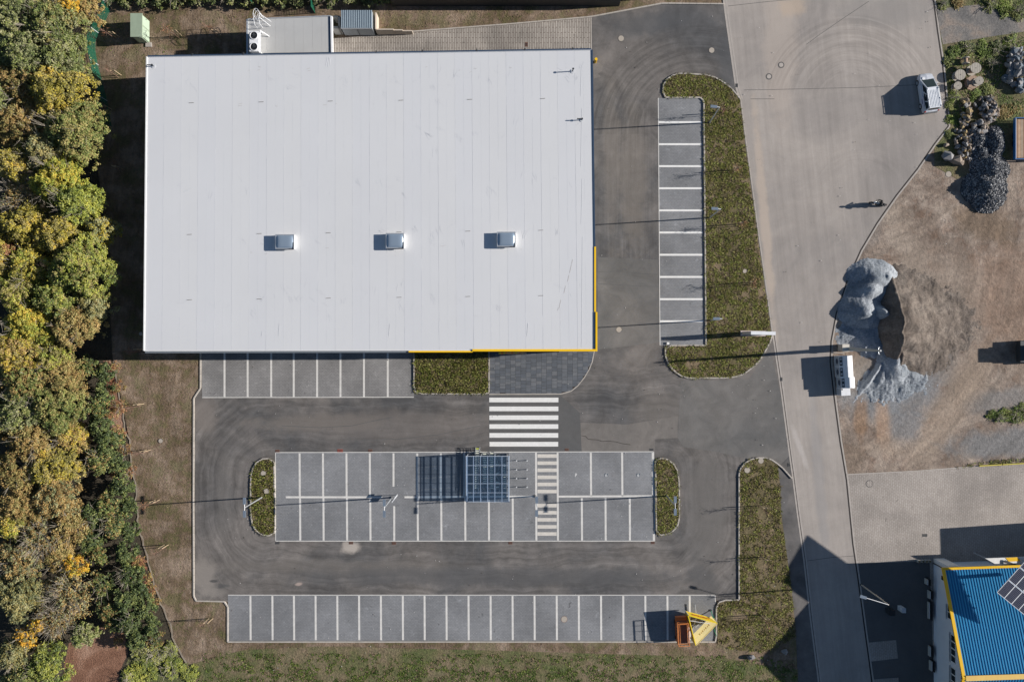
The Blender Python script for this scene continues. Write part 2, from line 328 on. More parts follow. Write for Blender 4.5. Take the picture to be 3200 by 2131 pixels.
AST = [(1096, 1712, 36, 22, 5, (.40, .355, .31), .95), (1085, 1700, 20, 10, 0, (.36, .32, .28), .8), (934, 1824, 14, 6, 10, (.38, .3, .26), .9), (660, 1850, 50, 16, 0, (.21, .19, .17), .8), (680, 1830, 40, 8, 0, (.07, .07, .07), .7), (665, 1815, 18, 8, 10, (.06, .06, .062), .8), (2210, 1600, 80, 220, 0, (.14, .13, .12), .7), (1000, 1320, 260, 30, 0, (.175, .155, .135), .55), (1050, 1770, 500, 26, 0, (.15, .135, .12), .5), (700, 1560, 26, 180, 0, (.14, .13, .12), .5), (1560, 1300, 60, 40, 0, (.17, .155, .14), .5), (640, 1800, 40, 90, 0, (.24, .215, .19), .85), (640, 1290, 50, 60, 0, (.2, .175, .155), .7), (2080, 1280, 120, 60, 0, (.15, .135, .12), .5), (1650, 1320, 20, 20, 0, (.1, .1, .1), .3),
    (1980, 560, 50, 260, 0, (.18, .158, .135), .55), (1910, 480, 30, 300, 0, (.2, .175, .15), .45), (1230, 1330, 420, 60, 0, (.165, .145, .13), .5), (2020, 80, 170, 40, 8, (.075, .078, .082), .6), (2270, 200, 30, 130, 0, (.075, .078, .082), .6), (2370, 1230, 40, 70, 0, (.19, .165, .15), .5), (1500, 1800, 700, 35, 0, (.085, .085, .087), .6), (2200, 1820, 60, 60, 0, (.08, .08, .082), .6), (667, 1815, 14, 5, 0, (.05, .05, .05), .8)]
M['asphalt'] = asphalt('asphalt', (.086, .085, .086), (.158, .143, .131), rect=(*[(835-CX)/PXM, (2075-CX)/PXM], *[-(1640-CY)/PXM, -(1470-CY)/PXM], .68, 1.22, 13.5), stains=AST,
    tracks=[((3.2, .13, 1), 0, .72, 1.28, (10.2, 16.2, 3, 27, 1.0)), ((.9, .9, 1), 0, .85, 1.12, None)],
    big=(.68, 1.24), arcs=[(*wxy(2180, 420), 6.0, 12.5, R(70), R(185), .76), (*wxy(2200, 1000), 6, 12, R(190), R(260), .85)])
M['asphalt_pale'] = asphalt('asphalt_pale', (.135, .125, .115), (.19, .172, .155), big=(.75, 1.2))
M['asphalt_new'] = asphalt('asphalt_new', (.112, .110, .107), (.155, .146, .136), big=(.76, 1.18), s1=.12)
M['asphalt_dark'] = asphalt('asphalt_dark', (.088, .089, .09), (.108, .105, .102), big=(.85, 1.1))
M['road'] = asphalt('concrete_road', (.27, .245, .225), (.37, .33, .295), big=(.9, 1.07), s1=.07, grain=(.93, 1.06), bump=.12,
    stains=[(2440, 150, 60, 300, 0, (.42, .36, .31), .6), (2760, 40, 160, 60, 0, (.24, .225, .21), .6), (2390, 700, 18, 400, 5, (.46, .38, .31), .7), (2560, 1500, 20, 300, 5, (.26, .25, .245), .5), (2500, 1400, 12, 80, 20, (.5, .46, .43), .5), (2480, 20, 50, 40, 0, (.46, .36, .27), .6)],
    tracks=[((1.3, .06, 1), R(-6), .86, 1.1, None)],
    arcs=[(*wxy(2660, 330), 3.5, 10.5, R(20), R(165), .86), (*wxy(2690, 640), 4.5, 6.5, R(40), R(150), .93)])
M['gutter'] = plain('gutter_concrete', (.42, .38, .34), .9, 0, .2, 2)
M['kerb'] = plain('kerb_concrete', (.46, .42, .37), .9, 0, .25, 1.2)
M['joint'] = plain('dark_joint', (.035, .028, .025), .9)
M['pave'] = pavers('grey_pavers', (.200, .205, .213), (.228, .231, .237), (.14, .142, .146), .34, .17, .012, fleck=True)
M['pave_warm'] = pavers('grey_brown_pavers', (.215, .210, .206), (.245, .238, .232), (.14, .136, .132), .34, .17, .014)
M['ramp'] = pavers('ramp_pavers', (.34, .31, .275), (.42, .385, .34), (.13, .10, .08), 1.2, .2, .035, R(90), big=(.8, 1.12), offset=.5, fleck=False)
M['yard_pave'] = pavers('yard_pavers', (.325, .288, .255), (.37, .332, .296), (.22, .19, .165), .36, .22, .018, R(86), big=(.9, 1.1), bs=.12, offset=.5, fleck=False)
M['paint'] = plain('white_paint', (.78, .77, .74), .6, 0, .12, 2.5)
M['whitepaver'] = plain('pale_marking_pavers', (.66, .64, .60), .85, 0, .2, 2.2)
M['hatch'] = plain('cream_marking_pavers', (.62, .58, .52), .8, 0, .15, 2.5)
M['membrane'] = plain('white_roof_membrane', (.66, .675, .70), .5, 0, .05, .35)
M['membrane2'] = plain('white_roof_membrane_b', (.56, .575, .60), .6, 0, .05, .5)
M['trimblue'] = plain('blue_grey_trim', (.05, .085, .14), .4, .3)
M['trimwhite'] = plain('white_trim', (.72, .72, .70), .5)
M['wallgrey'] = plain('grey_wall_panel', (.16, .18, .2), .5)
M['wallwhite'] = plain('white_render', (.66, .68, .72), .8, 0, .08, .8)
M['yellow'] = plain('yellow_fascia', (.86, .52, .008), .45, 0, .04)
M['alu'] = plain('aluminium', (.62, .65, .68), .35, .6)
M['galv'] = plain('galvanised_steel', (.55, .58, .6), .4, .5)
M['black'] = plain('black_plastic', (.015, .015, .017), .5)
M['dark'] = plain('dark_metal', (.05, .055, .06), .5, .3)
M['white'] = plain('white_metal', (.76, .77, .78), .4)
M['beige'] = plain('beige_concrete', (.55, .47, .38), .85, 0, .15, 1.5)
M['beige2'] = plain('grey_beige_render', (.42, .41, .38), .8)
M['wood'] = plain('stake_wood', (.55, .42, .27), .8, 0, .2, 5)
M['barkm'] = plain('bark', (.11, .085, .065), .95, 0, .4, 4, .5)
M['barkpale'] = plain('pale_bark', (.34, .30, .24), .9, 0, .3, 4)
M['twig'] = plain('twigs', (.2, .12, .09), .9)
M['glass'] = plain('dark_glass', (.02, .03, .035), .08)
M['red'] = plain('red_lens', (.4, .015, .01), .3)
M['rust'] = plain('rust_iron', (.19, .085, .05), .8, 0, .3, 8)
M['castiron'] = plain('cast_iron', (.10, .095, .09), .7, 0, .3, 8)
M['manhole'] = plain('manhole_concrete', (.42, .37, .31), .85, 0, .2, 6)
# ------------------------------------------------------------------ the setting: ground
Z0 = -.06
g = MB().raw([(-400, -400, Z0), (400, -400, Z0), (400, 400, Z0), (-400, 400, Z0)], [(0, 1, 2, 3)]).build('ground', M['soil']); g['kind'] = 'structure'
RL = [(2258, -120), (2262, 0), (2270, 60), (2300, 270), (2313, 312), (2328, 430), (2342, 533), (2370, 740), (2398, 937), (2412, 1040), (2440, 1230), (2465, 1420), (2475, 1490), (2489, 1600), (2510, 1750), (2530, 1930), (2556, 2131), (2580, 2320)]
RR = [(2905, -120), (2917, 0), (2930, 100), (2945, 200), (2955, 300), (2963, 395), (2920, 450), (2865, 530), (2800, 612), (2740, 698), (2690, 782), (2650, 870), (2613, 980), (2597, 1066), (2594, 1130), (2605, 1230), (2625, 1380), (2645, 1500), (2655, 1600), (2665, 1700), (2680, 1800), (2700, 1950), (2725, 2131), (2750, 2320)]
lot = sheet('asphalt_parking_lot', [(604, 1095), (604, 1878), (712, 1880), (712, 2004), (2238, 2004), (2238, 1875), (2310, 1875), (2440, 1880), (2480, 1960), (2500, 2320)]+RL[::-1][:-2]+[(2262, 12), (2069, 11), (1846, 55), (1840, 300), (1800, 1000)], 0, M['asphalt'])
road = sheet('concrete_road', RL+RR[::-1], .004, M['road'])
sheet('dirt_yard', RR[4:18]+[(3200, 1448), (3700, 1420), (3700, 300), (3150, 330)], -.004, M['yard_dirt'])
sheet('grass_corner', RR[0:7]+[(2920, 520), (2990, 560), (3150, 500), (3700, 480), (3700, -120)], .01, M['meadow'])
sheet('gravel_path', [(2925, 30), (3060, 15), (3210, 60), (3700, 80), (3700, -10), (3300, 105), (3205, 95), (3100, 118), (2948, 140)][:3]+[(3700, 60), (3700, 120), (3200, 100), (3080, 118), (2946, 140)], .016, M['grit'])
sheet('paved_yard', RR[17:]+[(3700, 2320), (3700, 1425), (3200, 1450), (2645, 1482)], .004, M['yard_pave'])
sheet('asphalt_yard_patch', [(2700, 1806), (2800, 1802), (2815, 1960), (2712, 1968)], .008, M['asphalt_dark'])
sheet('painted_shade_strip', [(2682, 1760), (2905, 1752), (2925, 2320), (2745, 2320), (2700, 1950)], .0062, M['asphalt_dark'])  # dark sheet puts the hall's shade on the yard into its colour
sheet('concrete_pad', [(2712, 2007), (2800, 1999), (2806, 2056), (2719, 2066)], .012, M['yard_pave'])
sheet('concrete_pad', [(2726, 2122), (2808, 2116), (2812, 2200), (2730, 2204)], .012, M['yard_pave'])
# wood, meadow and litter zones (left and bottom)
EDGE = [(205, -120), (255, 20), (262, 120), (255, 250), (285, 400), (330, 700), (345, 1000), (352, 1130), (370, 1230), (384, 1300), (386, 1340), (407, 1385), (412, 1450), (424, 1530), (428, 1600), (432, 1650), (452, 1720), (470, 1790), (495, 1870), (520, 1930), (545, 2010), (590, 2090), (620, 2160), (640, 2320)]
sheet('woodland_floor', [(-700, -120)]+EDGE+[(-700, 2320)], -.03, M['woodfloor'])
sheet('leaf_litter_ground', [(215, 2010), (300, 1960), (385, 1955), (400, 2040), (372, 2100), (360, 2320), (190, 2320), (200, 2080)], -.02, M['litter'])
sheet('leaf_litter_verge', [(345, 1125), (372, 1230), (388, 1310), (384, 1340), (370, 1400), (350, 1330), (330, 1220), (322, 1128)], -.02, M['litter'])
sheet('grass_clearing', [(400, 2060), (520, 2040), (590, 2090), (640, 2320), (350, 2320), (372, 2120)], -.02, M['meadow'])
sheet('grass_verge_south', [(590, 2075), (760, 2030), (1000, 2018), (1500, 2030), (2000, 2045), (2240, 2050), (2330, 2066), (2400, 2080), (2492, 2090), (2500, 2320), (640, 2320)], .052, M['meadow'])
VW = [(628, 1100), (628, 1216), (608, 1231), (605, 1876), (700, 1878), (712, 1890), (712, 2004), (2238, 2004), (2238, 1895), (2255, 1874), (2310, 1874)]
sheet('soil_verge_west', VW[:7]+[(2238, 2004), (2485, 1940), (2490, 2060), (2500, 2320), (640, 2320)]+EDGE[::-1][1:13]+[(350, 1100)], .04, M['soil'])
sheet('soil_bank_north', [(262, 15), (560, 22), (900, 15), (1600, 8), (2069, 9), (1846, 52), (1290, 99), (1170, 92), (1150, 40), (1040, 50), (1030, 160), (460, 178), (455, 1098), (350, 1098), (340, 700), (290, 400), (262, 250)], -.01, M['soil'])
EJ = [(EDGE[i][0]+(EDGE[i+1][0]-EDGE[i][0])*t+3+RNG.normal(0, 2.6), EDGE[i][1]+(EDGE[i+1][1]-EDGE[i][1])*t) for i in range(7, 21) for t in (0, .25, .5, .75)]
strip('pale_gravel_edge', EJ, 4.5, .046, plain('pale_edge', (.33, .28, .22), .9, 0, .45, 1.2))
# paving
sheet('loading_ramp', [(1000, 126), (1038, 121), (1289, 101), (1600, 77), (1846, 55), (1847, 175), (1000, 185)], .006, M['ramp'])
bayE = sheet('parking_bays_east', [(2056, 307), (2198, 307), (2206, 1079), (2062, 1079)], .006, M['pave'])
bayN = sheet('parking_bays_by_store', [(628, 1090), (1294, 1090), (1294, 1242), (632, 1243)], .006, M['pave_warm'])
bayM = sheet('parking_bays_middle', [(860, 1413), (2043, 1410), (2046, 1690), (861, 1690)], .006, M['pave'])
bayS = sheet('parking_bays_south', [(712, 1858), (2236, 1858), (2238, 2003), (712, 2003)], .006, M['pave'])
def bar(parent, x0, y0, x1, y1, w, mat, z=.0102, name='bay_line'):
    return strip(name, [(x0, y0), (x1, y1)], w, z, mat, parent)
# thin edging rows along bays
for p, pts in ((bayE, [(2057, 307), (2062.5, 1079)]), (bayN, [(632, 1242), (1293, 1241)]), (bayM, [(861, 1413.5), (2042, 1411)]), (bayM, [(861, 1690), (2046, 1690)]), (bayM, [(861, 1413), (861.5, 1690)]), (bayS, [(713, 1858.5), (2235, 1858.5)]), (bayM, [(2043, 1411), (2046, 1690)]), (bayS, [(2234.5, 1858), (2236, 1885)])):
    strip('edging_row', pts, 2.2, .0086, M['whitepaver'], p)
for y in (382.6, 451.5, 520, 589, 658, 727, 796.5, 865.6, 935, 1004):
    xl = 2058+(y-307)*.0065; bar(bayE, xl, y, xl+135, y, 6, M['paint'])
for i, x in enumerate((701.7, 774, 847.6, 918, 991, 1064, 1137.4, 1211.8)): bar(bayN, x, 1103, x, 1240, 6, M['whitepaver'])
def seg(p, x, y0, y1, s=.0, w=6): bar(p, x-s*60, y0, x+s*60, y1, w, M['whitepaver'])
for x in (936.6, 1009.6, 1083, 1156): seg(bayM, x, 1416, 1550, .006); seg(bayM, x+1.5, 1556, 1688, .006)
seg(bayM, 1229.8, 1416, 1520); seg(bayM, 1232, 1581, 1688)
for x in (1304, 1377.6): seg(bayM, x, 1416, 1550); seg(bayM, x+1.6, 1556, 1688, .006)
seg(bayM, 1451, 1416, 1550); seg(bayM, 1527, 1416, 1550)
for x in (1454, 1528, 1602.5, 1818.5, 1892.5, 1968.3): seg(bayM, x, 1556, 1688, .006)
seg(bayM, 1675.6, 1414, 1688, .01); seg(bayM, 1743, 1414, 1688, .01)
for x in (1846.7, 1944.5, 2040): seg(bayM, x, 1414, 1549, .008)
seg(bayM, 2043, 1668, 1688)
for a, b, y0, y1 in ((893, 1195, 1553, 1553), (1264, 1673, 1553, 1551), (1746, 2040, 1551, 1549.5)): bar(bayM, a, y0, b, y1, 6, M['whitepaver'])
for k in range(12):
    y = 1424.5+22.1*k
    if abs(y-1551) > 8: bar(bayM, 1679.5, y, 1739.5, y, 11, M['hatch'], name='hatch_stripe')
for x in (783, 851.6, 919, 986.5, 1054.4, 1122.4, 1190.6, 1259, 1327, 1395.5, 1464.4, 1533.4, 1602, 1670.7, 1740, 1809, 1878.5, 1948, 2017, 2086, 2155.6): seg(bayS, x, 1861, 1999, .006)
zb = empty('zebra_crossing', W(1637, 1320), kind='structure')
for k in range(6):
    y = 1249.6+27.6*k
    o = MB().box((0, 0, 0), ((216-.3*k)/PXM, 14.4/PXM, .004)).build('stripe', M['paint'], zb, loc=(0, (1320-y)/PXM, .006))
# dark rolled asphalt round the zebra, patches, sand spill
sheet('asphalt_patch', [(1528, 1233), (1750, 1233), (1812, 1290), (1818, 1412), (1528, 1412)], .003, M['asphalt_dark'])
sheet('asphalt_patch', [(1814, 1320), (1960, 1326), (2118, 1300), (2118, 1368), (2046, 1372), (2046, 1408), (1816, 1411)], .0022, M['asphalt_pale'])
sheet('asphalt_patch', [(2127, 1190), (2340, 1186), (2407, 1090), (2440, 1235), (2466, 1425), (2440, 1450), (2375, 1424), (2335, 1432), (2240, 1412), (2136, 1396), (2118, 1368)], .0024, M['asphalt_new'])
sheet('asphalt_patch', [(1868, 804), (2056, 812), (2062, 1070), (1868, 1092)], .002, M['asphalt_new'])
#sheet('sand_spill', [(1064, 1694), (1084, 1698), (1106, 1696), (1125, 1705), (1128, 1714), (1121, 1722), (1118, 1730), (1104, 1733), (1090, 1728), (1076, 1722), (1067, 1710)], .0068, M['manhole'])
sheet('sand_spill', [(1852, 200), (1870, 196), (1884, 206), (1882, 222), (1868, 232), (1878, 240), (1856, 246)], .0028, M['asphalt_pale'])
#sheet('sand_spill', [(922, 1822), (930, 1819), (936, 1824), (945, 1826), (940, 1830), (926, 1829)], .0028, M['manhole'])
#sheet('cement_drip', [(612, 1728), (625, 1745), (655, 1778), (700, 1800), (712, 1852), (650, 1858), (612, 1866)], .0026, M['asphalt_pale'])
# beds
def bed(name, pts, label=None):
    o = sheet(name, pts, .09, M['bedsoil']); return pts
B1 = [(2072, 300), (2072, 268), (2086, 246), (2113, 231), (2157, 232), (2211, 236), (2239, 245), (2266, 262), (2293, 285), (2311, 312)]+[(x-3, y) for x, y in RL[5:10]]+[(2411, 1048), (2405, 1066), (2378, 1119), (2353, 1146), (2323, 1167), (2293, 1178), (2256, 1180), (2146, 1180), (2124, 1172), (2103, 1156), (2089, 1136), (2080, 1115), (2078, 1093), (2083, 1082), (2206, 1080), (2199, 305), (2080, 305)]
B2 = [(1295, 1090), (1527, 1090), (1527, 1230), (1305, 1229), (1297, 1222), (1295, 1210)]
B3 = [(857, 1445), (852, 1435), (840, 1431), (815, 1434), (798, 1448), (788, 1470), (784, 1500), (784, 1600), (788, 1635), (801, 1657), (820, 1670), (840, 1673), (854, 1671), (860, 1660)]
B4 = [(2048, 1440), (2054, 1432), (2070, 1430), (2093, 1438), (2110, 1455), (2119, 1480), (2122, 1520), (2122, 1620), (2116, 1645), (2100, 1661), (2076, 1671), (2060, 1671), (2051, 1662)]
B5 = [(2310, 1873), (2310, 1478), (2318, 1456), (2341, 1437), (2375, 1430), (2405, 1434), (2428, 1450), (2438, 1520), (2440, 1600), (2452, 1690), (2462, 1760), (2474, 1850), (2482, 1930), (2484, 1985), (2430, 2018), (2380, 2036), (2320, 2030), (2270, 2022), (2242, 2010), (2240, 1900), (2245, 1884), (2256, 1876)]
for nm, b_ in (('planting_bed_east', B1), ('planting_bed_by_entrance', B2), ('planting_island_west', B3), ('planting_island_east', B4), ('planting_bed_corner', B5)): bed(nm, b_)
# kerbs: one stone a metre, shared mesh
def box_mesh(nm, l, w, h, mat, bev=.012):
    bm = bmesh.new(); bmesh.ops.create_cube(bm, size=1); bmesh.ops.scale(bm, vec=(l, w, h), verts=bm.verts)
    bmesh.ops.bevel(bm, geom=[e for e in bm.edges], offset=bev, segments=1, affect='EDGES')
    me = bpy.data.meshes.new(nm); bm.to_mesh(me); bm.free(); me.materials.append(mat); return me
KM = box_mesh('kerb_stone', .985, .15, .3, M['kerb'])
def kerb(name, pts, step=.8, z=0, closed=False):
    e = empty(name, W(*pts[0]), kind='structure'); o0 = e.location.copy(); e.location.z = 0
    P = [W(x, y) for x, y in pts]; d = [0]
    for a, b in zip(P[:-1], P[1:]): d.append(d[-1]+(b-a).length)
    n = max(1, round(d[-1]/step)); st = d[-1]/n
    def at(s):
        for i in range(len(P)-1):
            if s <= d[i+1]+1e-6: return P[i].lerp(P[i+1], (s-d[i])/max(1e-6, d[i+1]-d[i]))
        return P[-1]
    for i in range(n):
        a, b = at(i*st), at((i+1)*st); c = (a+b)/2
        k = link('kerb_stone', KM, e, (c.x-o0.x, c.y-o0.y, z-.02), (0, 0, math.atan2(b.y-a.y, b.x-a.x)), ((b-a).length/1.0, 1, 1))
    return e
kerb('kerb', [(627, 1102), (627, 1214), (624, 1224), (616, 1230), (606, 1232), (605, 1555)])
kerb('kerb', [(605, 1555), (606, 1876), (700, 1878), (709, 1882), (712, 1890), (712, 2004)])
kerb('kerb', [(712, 2004), (1500, 2004)]); kerb('kerb', [(1500, 2004), (2238, 2004), (2238, 1897), (2243, 1882), (2255, 1874), (2309, 1873)])
kerb('kerb', [(2309, 1873), (2309, 1478), (2317, 1455), (2340, 1436), (2375, 1428), (2405, 1432), (2440, 1456), (2474, 1494)])
kerb('kerb', [(2313, 312), (2293, 285), (2266, 262), (2239, 245), (2211, 236), (2157, 232), (2113, 231), (2086, 246), (2072, 268), (2071, 298), (2080, 306), (2199, 306), (2206, 1079)])
kerb('kerb', [(2206, 1079), (2086, 1080), (2078, 1090), (2079, 1115), (2088, 1136), (2103, 1157), (2124, 1173), (2146, 1181), (2256, 1181), (2294, 1179), (2324, 1168), (2354, 1146), (2379, 1119), (2407, 1066), (2413, 1047)])
kerb('kerb', [(1294, 1098), (1294, 1210), (1297, 1223), (1306, 1230), (1528, 1231), (1528, 1098)])
kerb('kerb', B3+[B3[0]]); kerb('kerb', B4+[B4[0]])
kerb('kerb', [(1289, 100), (1600, 76), (1846, 54), (2069, 12), (2262, 14)])
strip('plaza_edge', [(1528, 1232), (1752, 1231), (1785, 1222), (1806, 1205), (1826, 1180), (1841, 1155), (1851, 1130), (1857, 1098)], 3, .02, M['kerb'])
strip('ramp_edge', [(1847, 55), (1848, 160)], 3, .012, M['kerb'])
strip('gutter', RL[0:5], 5, .009, M['gutter'], off=-1); strip('gutter', RL[4:], 4, .009, M['gutter'], off=2); strip('gutter', RL[:5], 3.5, .009, M['gutter'], off=7)
strip('gutter', RL[9:], 4, .009, M['gutter'], off=9.5); strip('road_joint', RL[9:], 1.5, .0075, M['joint'], off=6)
strip('road_edge_gap', RR, 4, .012, M['joint'], off=0); strip('road_edge_stone', RR, 4.5, .016, M['gutter'], off=4.5)
for pts in ([(2275, 20), (2400, 6), (2560, -8)], [(2715, 5), (2640, 55), (2560, 110), (2520, 140)], [(2325, 282), (2410, 281), (2700, 274), (2950, 262)], [(2512, 1753), (2600, 1741), (2668, 1736)], [(2345, 310), (2420, 310)]):
    strip('road_joint', pts, 1.4, .0078, M['castiron'])
# cracks in the asphalt
strip('asphalt_crack', [(1817, 1361), (1830, 1363), (1838, 1372), (1850, 1373), (1868, 1374), (1880, 1379), (1900, 1378), (1925, 1380), (1945, 1386), (1970, 1389)], 1.6, .0062, M['joint'])
for pts in ([(880, 1330), (1000, 1336), (1100, 1330), (1190, 1310), (1225, 1304)], [(1130, 1375), (1240, 1372), (1370, 1358), (1500, 1330)], [(1868, 850), (1935, 848), (2010, 856), (2056, 858)], [(1868, 887), (1980, 893), (2060, 896)]):
    strip('tyre_mark', pts, 1.5, .0034, M['asphalt_dark'])
for pts in ([(2040, 660+1180), (2090, 1852), (2110, 1870)],):
    pass
# entrance plaza of dark slabs
PL = [(1530, 1080), (1856, 1080), (1855, 1100), (1850, 1130), (1840, 1155), (1825, 1180), (1805, 1205), (1784, 1221), (1752, 1230), (1530, 1231)]
plaza = sheet('entrance_plaza', PL, .008, M['joint'])
SL = [plain('slab_stone', c, .75, 0, .2, 2.5) for c in ((.10, .112, .13), (.12, .13, .145), (.09, .10, .115), (.14, .148, .16))]
slabm = {}
x = 1530.5; ci = 0
while x < 1856:
    w = (16.3, 15.2, 17.0)[ci % 3]; y = 1090+RNG.uniform(-8, 0)
    while y < 1230:
        h = float(RNG.choice([8.5, 11.2, 13.5])); y2 = min(y+h, 1230)
        if y2-y > 3 and y > 1085:
            q = [p for p in ((x, y), (x+w, y), (x+w, y2), (x, y2)) if inside(PL, *p)]
            if len(q) == 4:
                key = (ci % 3, round(h, 1) if y2 == y+h else round(y2-y, 1), int(RNG.integers(4)))
                if key not in slabm: slabm[key] = box_mesh('paving_slab', w/PXM-.02, (y2-y)/PXM-.02, .04, SL[key[2]], .006)
                c = W(x+w/2, (y+y2)/2); link('paving_slab', slabm[key], plaza, (c.x, c.y, RNG.uniform(-.003, .003)))
            elif len(q) >= 2:
                ok = [(min(max(p[0], 1530.5), 1860), p[1]) for p in ((x, y), (x+w, y), (x+w, y2), (x, y2))]
                cl = []
                for p in ok:
                    t = 0; cc = ((x), (y))
                    a = Vector(p)
                    while not inside(PL, a.x, a.y) and t < 30: a += (Vector((x, y))-Vector(p))*.034; t += 1
                    cl.append((a.x, a.y))
                cc = [W(*p) for p in cl]; MB().prism([(p.x, p.y) for p in cc], -.01, .02).build('paving_slab', SL[int(RNG.integers(4))], plaza)
        y = y2 if y2 > y else y+3
    x += w; ci += 1
# covers and grates
def cover(px, py, rpx, style='plain'):
    e = empty('manhole_cover', W(px, py), kind=None); r = rpx/PXM
    z = .11 if style == 'bed' else .014
    if style == 'ring':
        MB().disc((0, 0), r, 0, z).build('ring', M['castiron'], e); MB().disc((0, 0), r*.68, 0, z+.006).build('lid', M['gutter'], e)
    elif style == 'bolt':
        MB().disc((0, 0), r, 0, z).build('ring', M['castiron'], e); MB().disc((0, 0), r*.85, 0, z+.005).build('lid', M['yard_pave'], e)
        for a in range(4): MB().box((r*.6*math.cos(a*math.pi/2), r*.6*math.sin(a*math.pi/2), z+.008), (.06, .06, .01)).build('vent_hole', M['castiron'], e)
    else:
        MB().disc((0, 0), r, 0, z).build('ring', M['rust'] if style == 'rust' else M['castiron'], e); MB().disc((0, 0), r*.92, 0, z+.006).build('lid', M['manhole'], e)
    return e
for (px, py, r, st, lab) in ((1941, 121, 9.5, 'plain', 'pale round manhole cover in the dark asphalt below the north kerb'),
    (2224, 158, 9, 'plain', 'round manhole cover in asphalt just north of the long planting bed'), (2441, 204, 10, 'ring', 'ringed manhole cover in the wide road, the upper of two close together'),
    (2403, 240, 10, 'ring', 'ringed manhole cover in the wide road, the lower of two close together'), (1934, 1030, 9, 'plain', 'round manhole cover in the lane beside the yellow store corner'),
    (2327, 848, 7, 'bed', 'pale cover half hidden in the plants of the long east bed'), (2964, 545, 9.5, 'plain', 'pale round concrete cover in dirt beside the dark rock heap'),
    (503, 1377, 7, 'bed', 'pale round cover in the brown verge left of the parking lot'), (824, 1478, 8.5, 'bed', 'upper pale cover in the small west planting island'),
    (833, 1534, 9, 'bed', 'lower pale cover in the small west planting island'), (2377, 1439, 9, 'bed', 'pale cover at the tip of the corner bed against the kerb'),
    (2334, 1468, 9.5, 'bed', 'mottled cover in the corner bed left of the pale one'), (1763, 1934, 10, 'rust', 'rust ringed round cover in a south parking bay'),
    (2717, 1511, 11.5, 'bolt', 'big round cover with four dark slots in the paved yard'), (440, 1043, 6, 'plain', 'small round cover in deep shade west of the store')):
    e = cover(px, py, r, st); tag(e, lab, 'manhole cover')
def grate(px, py, w, h, mat, lab, rz=0):
    e = empty('drain_grate', W(px, py), rz, lab, 'drain'); w /= PXM; h /= PXM
    MB().box((0, 0, .009), (w, h, .012)).build('frame', mat, e)
    b = MB()
    for i in range(4): b.box((-w*.36+w*.24*i, 0, .019), (w*.1, h*.75, .008))
    b.build('bars', M['dark'], e)
for a in ((1645, 140, 9, 14, M['rust'], 'rusty drain grate in the ribbed loading ramp'), (867, 1409, 13, 8, M['rust'], 'rusty drain grate at the north west corner of the middle bays'),
    (1063, 1408, 17, 9, plain('red_cover', (.35, .08, .05), .7), 'red drain cover above the middle bays, the only bright red one'), (1157, 1408, 13, 8, M['rust'], 'brown drain grate above the middle bays, right of the red one'),
    (1771, 1405, 12, 8, M['rust'], 'rusty drain grate in dark asphalt right of the zebra crossing'), (2036, 1405, 12, 8, M['castiron'], 'dark drain grate at the north east corner of the middle bays'),
    (867, 1696, 13, 8, M['castiron'], 'dark drain grate at the south west corner of the middle bays'), (1097, 1696, 13, 8, M['rust'], 'drain grate in the pale sand spill'),
    (1231, 1697, 13, 8, M['rust'], 'brown drain grate right of the pale sand spill'), (1595, 1696, 12, 8, M['rust'], 'brown drain grate below the middle bays left of the striped walkway'),
    (2040, 1695, 12, 8, M['rust'], 'rusty drain grate at the south east corner of the middle bays'), (2302, 268, 8, 12, M['castiron'], 'drain grate in the pale gutter by the tip of the long bed'),
    (2441, 1185, 8, 12, M['castiron'], 'drain grate in the road gutter level with the recycling banks'), (2465, 1452, 8, 13, M['castiron'], 'drain grate in the road gutter beside the corner bed'),
    (2890, 1672, 16, 9, M['castiron'], 'rectangular drain grate in the beige paved yard')): grate(*a)
# painted bay symbols
for i, x in enumerate((1800, 1894, 1994)):
    e = empty('bay_symbol', W(x, 1484), 0, ('white painted P shaped symbol in the leftmost wide bay', 'white painted wheelchair symbol in the middle wide bay', 'white painted wheelchair symbol in the rightmost wide bay')[i], 'symbol')
    s = .3; b = MB()
    if i == 0:
        b.box((-.08, -.02, .013), (.06, .36, .004))
        for a in range(8):
            t = -math.pi/2+math.pi*a/7; b.box((-.03+.1*math.cos(t), .08+.09*math.sin(t), .013+a*.0001), (.06, .06, .004), rot=t)
    else:
        MB().box((0, 0, .0115), (.36, .36, .003)).build('plate', plain('symbol_ground', (.06, .09, .12)), e)
        b.box((0, .13, .018), (.07, .07, .004)); b.box((0, .04, .0183), (.05, .15, .004)); b.box((.05, -.03, .0186), (.13, .04, .004)); b.box((.11, -.09, .0189), (.04, .1, .004))
        for a in range(8):
            t = math.pi*.6+a*.55; b.box((-.01+.09*math.cos(t), -.07+.09*math.sin(t), .0192+a*.0001), (.045, .045, .004), rot=t)
    b.build('pictogram', M['paint'], e)
# small litter and stones scattered over the lot: too many to count
b = MB()
for i in range(420):
    px, py = RNG.uniform(610, 2480), RNG.uniform(1100, 2120)
    if i > 300: px, py = RNG.uniform(1870, 3190), RNG.uniform(20, 1090)
    p = W(px, py); s = RNG.uniform(.02, .06)
    b.box((p.x, p.y, .03 if py < 2004 and px < 2300 else .1), (s*1.6, s, s*.6), rot=RNG.uniform(0, 3), mi=int(i % 3 == 0))
o = b.build('litter', [plain('paper_litter', (.6, .58, .55)), M['barkm']]); tag(o, 'specks of pale litter and small stones scattered over asphalt and verge', 'litter', kind='stuff')
